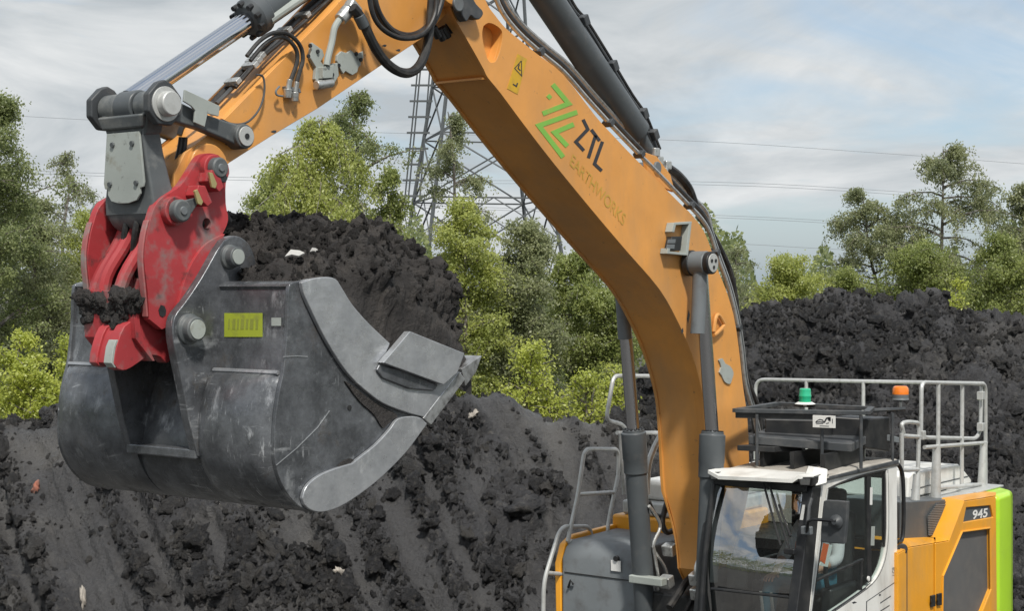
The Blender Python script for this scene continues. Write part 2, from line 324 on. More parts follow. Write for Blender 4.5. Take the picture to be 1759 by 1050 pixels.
def glassmat(name, tint, refl):
    m = bpy.data.materials.new(name); m.use_nodes = True; t = m.node_tree; t.nodes.clear(); n = t.nodes.new; l = t.links.new
    o = n('ShaderNodeOutputMaterial'); tr = n('ShaderNodeBsdfTransparent'); tr.inputs[0].default_value = (*tint, 1); g = n('ShaderNodeBsdfGlossy'); g.inputs['Roughness'].default_value = .015
    lf = n('ShaderNodeLayerWeight'); lf.inputs[0].default_value = .5; lw = n('ShaderNodeMath'); lw.operation = 'POWER'; lw.inputs[1].default_value = 5; l(lf.outputs['Facing'], lw.inputs[0]); mr = n('ShaderNodeMath'); mr.operation = 'MULTIPLY_ADD'; mr.inputs[1].default_value = .95; mr.inputs[2].default_value = .045+refl
    mr.use_clamp = True
    ms = n('ShaderNodeMixShader'); l(lw.outputs[0], mr.inputs[0]); l(mr.outputs[0], ms.inputs[0]); l(tr.outputs[0], ms.inputs[1]); l(g.outputs[0], ms.inputs[2]); l(ms.outputs[0], o.inputs[0])
    # faint ripple of the pane
    co = n('ShaderNodeTexCoord'); nz = n('ShaderNodeTexNoise'); nz.inputs['Scale'].default_value = 2.2; l(co.outputs['Object'], nz.inputs[0])
    bp = n('ShaderNodeBump'); bp.inputs['Strength'].default_value = .06; bp.inputs['Distance'].default_value = .05; l(nz.outputs[0], bp.inputs['Height']); l(bp.outputs[0], g.inputs['Normal'])
    return m
M['windscreen'] = glassmat('windscreen_glass', (.85, .9, .89), .36)
M['glass'] = glassmat('side_glass', (.88, .93, .92), .0)
def leafmat(name, a, b):
    m = bpy.data.materials.new(name); m.use_nodes = True; t = m.node_tree; t.nodes.clear(); n = t.nodes.new; l = t.links.new
    at = n('ShaderNodeAttribute'); at.attribute_name = 'tint'; mx_ = n('ShaderNodeMixRGB'); mx_.inputs[1].default_value = (*a, 1); mx_.inputs[2].default_value = (*b, 1); l(at.outputs['Fac'], mx_.inputs[0])
    d = n('ShaderNodeBsdfPrincipled'); d.inputs['Roughness'].default_value = .45; d.inputs['Specular IOR Level'].default_value = .5; l(mx_.outputs[0], d.inputs['Base Color'])
    tl = n('ShaderNodeBsdfTranslucent'); hs = n('ShaderNodeHueSaturation'); hs.inputs['Hue'].default_value = .49; hs.inputs['Value'].default_value = 2.1; l(mx_.outputs[0], hs.inputs['Color']); l(hs.outputs[0], tl.inputs[0])
    ms = n('ShaderNodeMixShader'); ms.inputs[0].default_value = .42; l(d.outputs[0], ms.inputs[1]); l(tl.outputs[0], ms.inputs[2])
    o = n('ShaderNodeOutputMaterial'); l(ms.outputs[0], o.inputs[0]); return m
M['leaf_dark'] = leafmat('leaf_dark', (.085, .115, .045), (.25, .285, .115))
M['leaf_mid'] = leafmat('leaf_mid', (.11, .15, .045), (.30, .335, .11))
M['leaf_light'] = leafmat('leaf_light', (.17, .21, .055), (.40, .43, .13))
M['leaf_bright'] = leafmat('leaf_bright', (.22, .27, .045), (.45, .48, .11))
M['leaf_olive'] = leafmat('leaf_olive', (.12, .145, .075), (.29, .31, .16))

# ------------------------------------------------------------------ ground and spoil heaps
g = MB().prism([(-1600, -1600, -.3), (1600, -1600, -.3), (1600, 1600, -.3), (-1600, 1600, -.3)], (0, 0, -.5)).obj('ground', M['ground'], smooth=False)
g['kind'] = 'structure'
# crest lines of the two heaps read off the photograph at the heaps' own distances
TL, TR = 24.0, 30.0
cl = np.array([(-400, 765), (-100, 748), (0, 745), (50, 735), (75, 730), (110, 716), (300, 720), (600, 712), (740, 704), (790, 690), (830, 680), (870, 690), (905, 703), (940, 726), (1000, 734), (1060, 738), (1150, 750), (1300, 790), (1700, 900)], float)
cr = np.array([(800, 860), (900, 790), (1000, 730), (1040, 706), (1080, 672), (1130, 652), (1200, 602), (1280, 552), (1330, 532), (1400, 528), (1440, 510), (1480, 536), (1530, 530), (1590, 520), (1640, 548), (1700, 548), (1800, 562), (1950, 575), (2300, 640)], float)
def hgt(s, t):
    zl = 4.85-(np.interp(s/TL*FPX+CX, cl[:, 0], cl[:, 1])-YH)/FPX*TL
    zr = 4.85-(np.interp(s/TR*FPX+CX, cr[:, 0], cr[:, 1])-YH)/FPX*TR
    def mound(z, tcr, a, b): d = t-tcr; d2 = np.sqrt(d*d+.06)-.24; return z-np.where(d < 0, a, b)*d2
    hl = mound(zl, TL+.5*np.sin(s*.55), .82, .35); hr = mound(zr, TR+.6*np.sin(s*.4+1), .56, .25)
    k = .25; return np.maximum(np.maximum(hl, hr)+k*np.exp(-np.abs(hl-hr)/k)*.3, -.35)
def spoil(name, s0, s1, t0, t1, ds, dt):
    ns = int((s1-s0)/ds)+1; ntt = int((t1-t0)/dt)+1
    sg, tg = np.meshgrid(np.linspace(s0, s1, ns), np.linspace(t0, t1, ntt)); s_ = sg.ravel(); t_ = tg.ravel()
    z = hgt(s_, t_); e = .05
    gs = (hgt(s_+e, t_)-hgt(s_-e, t_))/(2*e); gt = (hgt(s_, t_+e)-hgt(s_, t_-e))/(2*e)
    nl = np.sqrt(1+gs*gs+gt*gt); nrm = np.stack([-gs/nl, -gt/nl, 1/nl], 1)
    p = np.stack([s_, t_, z], 1)
    left = 1/(1+np.exp((s_-1.6+.25*(t_-24))*3.0)) * (t_ < TL+.7)
    # drag marks left by the bucket run down the left face, smooth and pressed in
    q = s_+(.62-.05*s_)*z+.10*np.sin(z*1.7)+.9
    band = np.zeros(len(p)); rim = np.zeros(len(p)); grv = np.zeros(len(p))
    for c, w in ((-5.2, .26), (-4.55, .14), (-3.55, .52), (-2.6, .16), (-1.75, .13), (-.75, .24), (-.1, .15), (.62, .24), (1.2, .14), (1.85, .30), (2.45, .18), (2.95, .26), (3.5, .2)):
        wob = .06*vn(np.stack([z*1.1, np.full(len(z), c*9), z*0], 1), 5)
        x = (q-c-wob)/(w*1.22); band = np.maximum(band, np.clip(1.5-np.abs(x)*1.5, 0, 1)*(vn(np.stack([s_*.9, z*1.0, t_*0+c], 1), 40) > -.45)); grv = np.maximum(grv, np.exp(-((x-.82)/.16)**2)*band); rim = np.maximum(rim, np.exp(-((np.abs(x)-1.15)/.22)**2))
    band *= left; rim *= left
    rough = 1-.96*band
    pw = p+.12*np.stack([vn(p*2.2, 61), vn(p*2.2, 62), vn(p*2.2, 63)], 1)+.035*np.stack([vn(p*8, 64), vn(p*8, 65), vn(p*8, 66)], 1)
    coarse = fbm(p*np.array([.75, .75, .75]), 3, 3)
    streak = fbm(np.stack([q*9, z*.7, t_*.0], 1), 3, 9)
    big = np.where(left > .5, .6, 1.0)
    dsp = coarse*.17 + rough*(big*.26*lumps(pw*1.5, 1)+.17*lumps(pw*3.4, 2)+.09*chunks(pw*6.5, 3)+.05*chunks(pw*14, 6)+.03*fbm(p*15, 3, 4)-.16) - band*.10 + rim*.09*(.5+.5*vn(p*5, 8)) - grv*.09 + left*streak*.035 + band*(.04*fbm(np.stack([q*17, z*.9, t_*0], 1), 3, 19)+.025*fbm(p*7, 4, 29))
    dsp = dsp*np.where((np.abs(t_-TL) < .5) & (hgt(s_, t_) > 2.0) & (s_ < 2.0), .62, 1.0)
    p = p+nrm*dsp[:, None]
    X = CAM[0]+p[:, 0]*RT[0]+p[:, 1]*FW[0]; Y = CAM[1]+p[:, 0]*RT[1]+p[:, 1]*FW[1]
    V = np.stack([X, Y, p[:, 2]], 1); i = np.arange(ns*ntt).reshape(ntt, ns)
    Fc = np.stack([i[:-1, :-1], i[:-1, 1:], i[1:, 1:], i[1:, :-1]], -1).reshape(-1, 4)
    o = npmesh(name, V, Fc, M['soil'], smooth=False, tint=band[Fc[:, 0]])
    return o, V, band.reshape(-1)
bank, BV, BB = spoil('spoil_terrain', -9.2, 12.5, 19.0, 33.0, .032, .036)
bank['kind'] = 'structure'
# loose clods: a few deformed shapes scattered by the thousand
def clodshape(seed, sub=2, rough_=.35):
    """angular lump: hull of a few random points"""
    r_ = np.random.default_rng(seed*13+1); q = r_.normal(size=(9+sub*6, 3)); q /= np.linalg.norm(q, axis=1)[:, None]; q *= (.72+.38*r_.random(len(q)))[:, None]; q *= np.array([1, .62+.3*r_.random(), .5+.3*r_.random()])
    bm = bmesh.new()
    for c in q: bm.verts.new(c)
    r = bmesh.ops.convex_hull(bm, input=bm.verts[:]); bmesh.ops.delete(bm, geom=[v for v in bm.verts if not v.link_faces], context='VERTS'); bmesh.ops.triangulate(bm, faces=bm.faces[:])
    bm.verts.index_update(); V = np.array([v.co for v in bm.verts]); Fc = np.array([[v.index for v in f.verts] for f in bm.faces]); bm.free()
    return V, Fc
def scatter(pts, sizes, rng, sub=1, k=16):
    sh = [clodshape(i+1, sub) for i in range(k)]; Vs = []; Fs = []; off = 0
    for i in range(k):
        idx = np.arange(i, len(pts), k)
        if not len(idx): continue
        A = rng.normal(size=(len(idx), 3, 3)); Q = np.linalg.qr(A)[0]
        v = np.einsum('nij,mj->nmi', Q, sh[i][0])*sizes[idx][:, None, None]+pts[idx][:, None, :]
        nv = sh[i][0].shape[0]; f_ = sh[i][1][None]+(np.arange(len(idx))*nv)[:, None, None]+off
        Vs.append(v.reshape(-1, 3)); Fs.append(f_.reshape(-1, 3)); off += len(idx)*nv
    return np.concatenate(Vs), np.concatenate(Fs)
# lump shapes for the loose soil (instanced by the thousand on one object)
LUMPS = bpy.data.collections.new('lump_shapes')
def lumpshape(seed):
    bm = bmesh.new(); bmesh.ops.create_icosphere(bm, subdivisions=3, radius=1); V = np.array([v.co for v in bm.verts]); Fc = np.array([[v.index for v in f.verts] for f in bm.faces]); bm.free()
    r_ = np.random.default_rng(seed+100)
    V = V*(.85+.34*vn(V*1.25+seed*9.3, seed)+.45*(chunks(V*1.7+seed*3.1, seed+5)-.35)+.20*(chunks(V*3.6+seed*5.1, seed+9)-.3)+.06*vn(V*7+seed, seed+3))[:, None]*np.array([1, .6+.35*r_.random(), .45+.35*r_.random()])
    return V, Fc
for k in range(14):
    v_, f_ = lumpshape(k+1); o = npmesh('lump_shape', v_, f_, M['clod'], smooth=False); COL.objects.unlink(o); LUMPS.objects.link(o)
def scatter_lumps(name, pts, sizes, material, seed):
    me = bpy.data.meshes.new(name); me.vertices.add(len(pts)); me.vertices.foreach_set('co', np.asarray(pts, np.float32).ravel())
    at = me.attributes.new('sz', 'FLOAT', 'POINT'); at.data.foreach_set('value', np.asarray(sizes, np.float32)); me.materials.append(material)
    o = bpy.data.objects.new(name, me); COL.objects.link(o)
    t = bpy.data.node_groups.new(name, 'GeometryNodeTree'); t.interface.new_socket('Geometry', in_out='INPUT', socket_type='NodeSocketGeometry'); t.interface.new_socket('Geometry', in_out='OUTPUT', socket_type='NodeSocketGeometry')
    n = t.nodes.new; l = t.links.new; gi, go = n('NodeGroupInput'), n('NodeGroupOutput'); ip = n('GeometryNodeInstanceOnPoints'); ci = n('GeometryNodeCollectionInfo'); ci.inputs[0].default_value = LUMPS; ci.inputs['Separate Children'].default_value = True; ci.inputs['Reset Children'].default_value = True
    na = n('GeometryNodeInputNamedAttribute'); na.data_type = 'FLOAT'; na.inputs[0].default_value = 'sz'
    rv = n('FunctionNodeRandomValue'); rv.data_type = 'FLOAT_VECTOR'; rv.inputs[0].default_value = (0, 0, 0); rv.inputs[1].default_value = (6.28, 6.28, 6.28); rv.inputs['Seed'].default_value = seed
    sm = n('GeometryNodeSetMaterial'); sm.inputs['Material'].default_value = material
    l(gi.outputs[0], ip.inputs['Points']); l(ci.outputs[0], ip.inputs['Instance']); ip.inputs['Pick Instance'].default_value = True
    l(rv.outputs[0], ip.inputs['Rotation']); l(na.outputs[0], ip.inputs['Scale']); l(ip.outputs[0], sm.inputs[0]); l(sm.outputs[0], go.inputs[0])
    m_ = o.modifiers.new('scatter', 'NODES'); m_.node_group = t
    o['kind'] = 'stuff'; return o
rng = np.random.default_rng(5)
dens = fbm(BV*np.array([.9, .9, .9]), 3, 71)
wgt = np.clip(.35+dens, .03, 1)*np.where(BB > .3, .06, 1)*(BV[:, 2] > -.1); wgt /= wgt.sum()
pick = rng.choice(len(BV), 70000, replace=False, p=wgt); sz = .014+.05*rng.random(70000)**2.5
big_ = rng.choice(len(BV), 5200, replace=False, p=wgt); szb = .05+.16*rng.random(5200)**2.6
pp = np.concatenate([BV[pick], BV[big_]]); ss_ = np.concatenate([sz, szb])
o = scatter_lumps('loose_clods', pp, ss_, M['clod'], 3)
tag(o, 'dark loose clods and lumps strewn over the spoil heaps', 'soil')
# a few larger pale stones and a broken brick lying on the left face
_d = BV-np.array(CAM); _w = _d[:, 0]*FW[0]+_d[:, 1]*FW[1]; _u = CX+FPX*(_d[:, 0]*RT[0]+_d[:, 1]*RT[1])/_w; _v = YH-FPX*_d[:, 2]/_w
def bank_at(px, py):
    m = (np.abs(_u-px) < 5) & (np.abs(_v-py) < 5); i = np.where(m)[0]
    return Vector(BV[i[np.argmin(_w[i])]]) if len(i) else PD(px, py, 22.5)
def stone(px, py, r, m, label, seed, name='stone', cat='stone', flat=1.0):
    p = bank_at(px, py); V, Fc = lumpshape(seed+40); V = V*np.array([1, .8, flat])*r*1.15
    o = npmesh(name, V, Fc, m, smooth=False); o.location = p; o.rotation_euler = (seed*.7, seed*.3, seed*1.1); tag(o, label, cat); return o
stone(582, 982, .13, M['stone'], 'pale buff stone low on the scraped spoil face under the bucket lip', 3, flat=.6)
stone(62, 838, .10, M['brick'], 'broken red brick stuck in the spoil left of the bucket', 4, 'brick_fragment', 'brick')
stone(142, 1030, .14, M['stone'], 'pale grey slab stone at the foot of the wide drag mark', 6, flat=.5)
stone(816, 712, .08, M['stone'], 'small white stone just under the crest beside the bucket lip', 8, flat=.45)
stone(80, 705, .20, M['clod'], 'big dark boulder on the crest beside the left side of the bucket', 9, 'boulder', 'boulder')
stone(905, 870, .26, M['clod'], 'dark rounded boulder on the slope left of the ladder rails', 11, 'boulder', 'boulder')

# ------------------------------------------------------------------ trees
def tree(name, label, px, top, d, w, base_z, leaf, nl, droop=.3, crown0=.25, lsz=.11, lean=0, sparse=1.0, seed=1, group='trees beyond the spoil heaps', limbs=46, tw=13, prof=.5, cat='tree', stems=1, tl=1.0, loose=.085, clump=.4):
    """px/top: crown centre and top read off the photograph, d: metres from the camera, w: crown half width in metres"""
    rg = random.Random(seed); rn = np.random.default_rng(seed)
    base = PD(px, YH, d); base.z = base_z; H = 4.85+(YH-top)/FPX*d-base_z
    root = thing(name, label, cat, base, group)
    br = MB(); tips = []
    for sidx in range(stems):
        a0 = rg.uniform(0, 6.28); sp = 0 if stems == 1 else w*.45
        tr = []; k = 7
        for i in range(k+1):
            f_ = i/k; tr.append(Vector((math.cos(a0)*sp*f_+lean*f_*f_*RT[0]+rg.uniform(-.12, .12)*H*.12*f_, math.sin(a0)*sp*f_+lean*f_*f_*RT[1]+rg.uniform(-.12, .12)*H*.12*f_, H*f_*(1 if sidx == 0 else rg.uniform(.78, .97)))))
        r0 = .011*H+.03
        br.tube(spl(tr, 2), r0/(1 if stems == 1 else 1.6), 7, .012)
        for j in range(limbs//stems):
            f_ = crown0+(1-crown0)*(j+rg.random())/(limbs//stems); f_ = min(f_, .985)
            i = min(int(f_*k), k-1); p = tr[i].lerp(tr[i+1], f_*k-i)
            g_ = (f_-crown0)/(1-crown0); env = (math.sin(math.pi*min(1, (g_*.86+.14))**(prof*1.65)))**.8
            Ln = w*env*rg.uniform(.4, 1.15)/(1 if stems == 1 else 1.4)+.25; az = rg.uniform(0, 6.283); up = rg.uniform(.35, 1.25)*(1-.4*droop)
            dr = Vector((math.cos(az), math.sin(az), up)).normalized(); pts = [p]
            for q in range(4):
                dr = (dr+Vector((rg.uniform(-.2, .2), rg.uniform(-.2, .2), -droop*.33+rg.uniform(-.1, .12)))).normalized(); pts.append(pts[-1]+dr*Ln/4)
            br.tube(pts, .018+.012*Ln, 4, .006); tips.append((pts, .4+.6*env))
    LP = []; LD = []
    for pts, Ln in tips:
        for q in range(tw):
            f_ = rg.uniform(.2, 1.0)*4; i = min(int(f_), 3); p = pts[i].lerp(pts[i+1], f_-i)
            az = rg.uniform(0, 6.283); d_ = Vector((math.cos(az), math.sin(az), rg.uniform(-.3, .7)-droop*.8)).normalized(); ln = rg.uniform(.3, .85)*tl*(.6+.16*w)*Ln; tp = [p]
            for m_ in range(3):
                d_ = (d_+Vector((rg.uniform(-.2, .2), rg.uniform(-.2, .2), -droop*.55))).normalized(); tp.append(tp[-1]+d_*ln/3)
            if q % 2 == 0: br.tube(tp, .008, 3, .004)
            LP.append(np.array([tuple(x) for x in tp]))
    LP = np.array(LP); nt_ = len(LP); n = int(nl*sparse*1.85); lsz = lsz*.70
    tw_w = rn.random(nt_)**clump; ti = rn.choice(nt_, n, p=tw_w/tw_w.sum()); f_ = rn.random(n)*2.999; i = f_.astype(int); fr = (f_-i)[:, None]
    c = LP[ti, i]*(1-fr)+LP[ti, i+1]*fr+rn.normal(size=(n, 3))*loose*(.7+.14*w)
    ax = rn.normal(size=(n, 3)); ax[:, 2] -= droop*1.2+.3; ax /= np.linalg.norm(ax, axis=1)[:, None]
    nr = rn.normal(size=(n, 3))*.8+np.array(SUN_DIR)[None]*1.3; sd = np.cross(ax, nr); sd /= np.linalg.norm(sd, axis=1)[:, None]
    s_ = (lsz*(.6+.8*rn.random(n)))[:, None]
    V = np.stack([c-ax*s_*.5, c+sd*s_*.33, c+ax*s_*.6, c-sd*s_*.33], 1).reshape(-1, 3)
    tw_t = rn.random(nt_)
    npmesh('crown', V, np.arange(4*n).reshape(-1, 4), leaf, root, smooth=False, tint=np.clip(.6*tw_t[ti]+.4*rn.random(n), 0, 1))
    br.obj('trunk', M['bark'], root, smooth=True, recalc=False)
    return root
T = tree
BZ = .2
LD_, LM, LL, LO = M['leaf_dark'], M['leaf_mid'], M['leaf_light'], M['leaf_olive']
def B(label, px, top, d, w, leaf, nl, seed, c0=.4, limbs=30, tw=12, **k):   # airy birch: long hanging twigs
    T('birch_tree', label, px, top, d, w, BZ, leaf, nl, k.pop('droop', .62), c0, .085, seed=seed, limbs=limbs, tw=tw, prof=k.pop('prof', .62), tl=k.pop('tl', 1.35), loose=.075, clump=1.1, **k)
def R(label, px, top, d, w, leaf, nl, seed, c0=.12, limbs=52, tw=14, **k):  # fuller tree
    T('broadleaf_tree', label, px, top, d, w, BZ, leaf, nl, k.pop('droop', .35), c0, .085, seed=seed, limbs=limbs, tw=tw, prof=k.pop('prof', .58), tl=k.pop('tl', 1.1), loose=.10, **k)
R('tall dark green tree standing left of the red coupler', -20, 172, 37, 2.1, LD_, 34000, 11, limbs=64, prof=.66)
R('dense mid green tree behind the left edge of the bucket', 62, 345, 40, 1.7, LO, 24000, 12)
R('yellow green tree between the red coupler and the dark tree', 165, 372, 42, 1.6, LL, 22000, 13)
B('thin sparse birch rising against the sky left of the grey link', 112, 258, 46, 1.3, LO, 3600, 14, c0=.45, limbs=24, tw=9)
B('big weeping birch with bright hanging foliage under the stick', 545, 200, 36, 2.3, LL, 40000, 15, c0=.3, limbs=56, tw=18, droop=1.05, tl=2.1)
B('dark topped birch poking out above the weeping birch', 608, 158, 41, 1.5, LD_, 9500, 16, c0=.5, limbs=32, droop=.5, prof=.7)
B('smaller weeping birch beside the soil heaped in the bucket', 665, 285, 37, 1.0, LM, 13000, 17, c0=.3, limbs=34, droop=1.0)
B('sparse slender birch growing in front of the pylon', 778, 192, 44, 1.05, LO, 9500, 18, c0=.35, limbs=30, tw=10, droop=.6)
R('pale green round tree at the foot of the pylon', 800, 350, 36, 1.05, LL, 20000, 19)
R('olive green tree filling the gap under the boom', 905, 392, 37, 1.25, LO, 28000, 20, limbs=60)
B('mid green drooping tree against the underside of the boom', 985, 432, 39, 1.3, LM, 24000, 21, c0=.1, limbs=50, tw=15)
R('green tree seen between the lift cylinder rod and the trees', 1050, 505, 38, 1.2, LM, 18000, 22)
R('bushy dark tree behind the heaped bucket', 455, 300, 43, 1.9, LM, 22000, 23)
B('small wispy tree just right of the boom hoses', 1262, 425, 50, 1.1, LO, 5200, 24, c0=.2, limbs=28, droop=.4)
R('yellow green bushy tree behind the right hand heap', 1352, 446, 43, 1.5, LL, 24000, 25)
B('tall airy birch with drooping tips above the right hand heap', 1615, 255, 45, 2.1, LO, 21000, 26, c0=.36, limbs=40, tw=13)
B('shorter leaning birch left of the tall airy birch', 1530, 330, 46, 1.7, LO, 14000, 27, c0=.4, limbs=32, lean=-.9)
B('slim drooping birch set apart left of the leaning birch', 1462, 400, 46, .9, LO, 4200, 32, c0=.35, limbs=20)
R('broad green tree under the tall airy birch', 1585, 428, 43, 2.1, LM, 30000, 28, limbs=64)
B('birch cut off by the right border beyond the heap', 1765, 308, 45, 1.4, LO, 17000, 29, c0=.35, limbs=34)
R('dense green tree below the cut off birch', 1725, 415, 42, 1.6, LM, 24000, 30)
R('low green tree between the yellow bush and the leaning birch', 1450, 472, 44, 1.3, LM, 16000, 31)
G2 = 'saplings on the edge of the spoil'
def sap(label, px, top, d, w, seed, nl=2600):
    z = max(0, float(hgt(np.array([(px-CX)/FPX*d]), np.array([d]))[0]))
    T('sapling', label, px, top, d, w, z-.1, M['leaf_bright'], nl, .15, .08, .075, seed=seed, group=G2, limbs=26, tw=7, prof=.45, cat='sapling', stems=2, tl=.7)
sap('bright yellow green sapling behind the bucket lip', 893, 598, 27.5, .50, 41)
sap('short bright sapling on the crest right of the bucket lip', 952, 672, 27.5, .28, 42, 1400)
sap('bright sapling left of the far lift cylinder', 1012, 650, 28.5, .38, 43, 1800)
sap('small bright sapling close behind the boom lift cylinder', 1050, 640, 29, .34, 44, 1500)
sap('bright bush at the left border below the dark tree', 12, 585, 28, .62, 45, 5200)
sap('bright bush between the left border and the bucket', 72, 625, 27.5, .55, 46, 4600)
sap('bright bush touching the left side of the bucket', 112, 590, 29, .5, 47, 4200)
sap('pale sapling on the right hand heap under the birches', 1640, 492, 33.5, .38, 48, 1800)
# far woodland; its taller unseen ring is added to cut light from the horizon
rn = np.random.default_rng(77); n = 135000
ang = rn.uniform(0, 2*math.pi, n); ang[:75000] = np.arctan((rn.uniform(-300, 2050, 75000)-CX)/FPX); ang = (ang+math.pi) % (2*math.pi)-math.pi; dd = rn.uniform(62, 92, n); pxs = ang*FPX+CX
topz = 5.2+2.0*(.5+.5*np.sin(pxs*.011+1.3))+1.1*np.sin(pxs*.037)+.6*np.sin(pxs*.09)+np.where(np.abs(ang) > .9, 5.0, 0)
zz = topz*(1-rn.random(n)**1.6*.98); hx = np.sin(ang)*dd; hy = np.cos(ang)*dd
c = np.stack([CAM[0]+hx*RT[0]+hy*FW[0], CAM[1]+hx*RT[1]+hy*FW[1], zz-.3], 1)
a_ = rn.normal(size=(n, 3)); a_ /= np.linalg.norm(a_, axis=1)[:, None]; b_ = np.cross(a_, rn.normal(size=(n, 3))); b_ /= np.linalg.norm(b_, axis=1)[:, None]; s_ = np.where(np.abs(ang) < .4, .21, .65)[:, None]*(.5+rn.random(n))[:, None]
V = np.stack([c-a_*s_*.5, c+b_*s_*.35, c+a_*s_*.5, c-b_*s_*.35], 1).reshape(-1, 3)
wd = npmesh('far_woodland', V, np.arange(4*n).reshape(-1, 4), M['leaf_dark'], smooth=False, tint=rn.random(n)); wd['kind'] = 'stuff'
tag(wd, 'far off dark woodland closing the view behind the trees, with an added ring out of view', 'woodland')

# ------------------------------------------------------------------ pylon and power lines
DP = 150.0
pc = PD(826, YH, DP); pc.z = -.3
py_root = thing('pylon', 'grey steel lattice pylon standing behind the boom and trees', 'pylon', pc)
def leg_at(k, z):
    hw = 10.2-.20*z if z < 26 else 5.0-.07*(z-26); a = rad(37+45+14+90*k)
    return Vector((math.cos(a)*hw, math.sin(a)*hw, z))
lv = [0, 6, 13.2, 19, 24, 28.5, 33, 37, 41, 45, 49]
for k in range(4):
    MB().tube([leg_at(k, z) for z in lv], .19, 4, .13).obj('leg', M['pylon'], py_root, smooth=False)
for k in range(4):
    for i in range(len(lv)-1):
        a, b = leg_at(k, lv[i]), leg_at((k+1) % 4, lv[i]); c_, d_ = leg_at(k, lv[i+1]), leg_at((k+1) % 4, lv[i+1])
        for q in ((a, d_), (b, c_)): MB().tube(q, .085, 4).obj('brace', M['pylon'], py_root, smooth=False)
        if i: MB().tube((a, b), .10, 4).obj('girt', M['pylon'], py_root, smooth=False)
        if i < 2:
            m_ = (a+b)/2
            for q in ((m_, a.lerp(c_, .5)), (m_, b.lerp(d_, .5)), (a.lerp(c_, .5), c_.lerp(d_, .5)), (b.lerp(d_, .5), c_.lerp(d_, .5))): MB().tube(q, .06, 4).obj('brace', M['pylon'], py_root, smooth=False)
# ladder with landings up the left leg
lad = []
la, lb = PD(706, 345, DP-8)-pc, PD(728, 100, DP-8)-pc
side = Vector((RT[0], RT[1], 0))
for dx in (-.55, -.25, .75): MB().tube((la+side*dx, lb+side*dx*.8), .07, 4).obj('ladder_rail', M['pylon'], py_root, smooth=False)
for i in range(9):
    p = la.lerp(lb, (i+.3)/9); MB().tube((p-side*.9, p+side*1.1), .13, 4).obj('ladder_landing', M['pylon'], py_root, smooth=False)
def wire(pts, d, lab, r=.028):
    p = [PD(x, y, d) for x, y in spl(pts, 8)]
    tag(MB().tube(p, r, 4).obj('power_line', M['wire'], smooth=False), lab, 'power line', 'power lines across the sky')
wire([(-300, 178), (120, 204), (600, 226), (1140, 240), (1500, 262), (2000, 300)], 175, 'thin power line crossing highest in the sky above the birches')
for q, dy in enumerate((0, 5)): wire([(-300, 276+dy), (160, 297+dy), (650, 309+dy), (1195, 312+dy), (1540, 329+dy), (2000, 365+dy)], 172-q, ('upper' if not q else 'lower')+' of the two close power lines in the middle of the sky')
for q, dy in enumerate((0, 4)): wire([(700, 352+dy), (1210, 369+dy), (1480, 383+dy), (2000, 420+dy)], 170-q, ('upper' if not q else 'lower')+' of the two close power lines running behind the leaning birch')
wire([(900, 405), (1265, 419), (1430, 428), (2000, 455)], 168, 'lowest power line just above the yellow green bushy tree')
# ------------------------------------------------------------------ excavator
EX = thing('excavator', 'orange tracked excavator raising a grey bucket heaped with black soil', 'excavator')
def sec(px, Y, Y2):  # pixel outline on the plane Y, extruded to Y2
    return [P(x, y, Y) for x, y in px], (0, Y2-Y, 0)
def pr(px, Y, Y2, mb=None, holes=()):
    mb = mb or MB(); a, v = sec(px, Y, Y2); return mb.prism(a, v, [[P(x, y, Y) for x, y in h] for h in holes])
def pin(px, py, Y0, Y1, r, mb=None, n=24):
    """round pin along the machine's width, seen end-on at (px,py) on plane Y1"""
    mb = mb or MB(); a = P(px, py, Y1); return mb.cyl((a.x, Y0, a.z), (a.x, Y1, a.z), r, n=n)
def tb(pts, Y, r, n=8, k=4): return MB().tube([P(x, y, Y) for x, y in spl(pts, k)], r, n)
def ribbon(px, w):
    """mitred ribbon polygon along a pixel polyline"""
    p = [Vector(q) for q in px]; l, r = [], []
    for i in range(len(p)):
        d0 = (p[i]-p[i-1]).normalized() if i else (p[1]-p[0]).normalized(); d1 = (p[i+1]-p[i]).normalized() if i < len(p)-1 else d0
        m_ = (d0+d1).normalized(); nn = Vector((-m_.y, m_.x)); k = w/2/max(.35, nn.dot(Vector((-d0.y, d0.x)))); l.append(p[i]+nn*k); r.append(p[i]-nn*k)
    return l+r[::-1]
def text_on(body, org, du, dv, Y, m, name, parent, lift=.003, bold=0):
    cu = bpy.data.curves.new('t', 'FONT'); cu.body = body; cu.size = 1; cu.offset = bold
    ob = bpy.data.objects.new('t', cu); COL.objects.link(ob); bpy.context.view_layer.update()
    me = bpy.data.meshes.new_from_object(ob.evaluated_get(bpy.context.evaluated_depsgraph_get()))
    xs = max(v.co.x for v in me.vertices); ys = .73
    for v in me.vertices:
        a, b = v.co.x/xs, v.co.y/ys; q = P(org[0]+du[0]*a+dv[0]*b, org[1]+du[1]*a+dv[1]*b, Y); v.co = (q.x, Y+lift, q.z)
    bpy.data.objects.remove(ob); me.materials.clear(); me.materials.append(m); me.name = name
    o = bpy.data.objects.new(name, me); COL.objects.link(o); o.parent = parent; return o

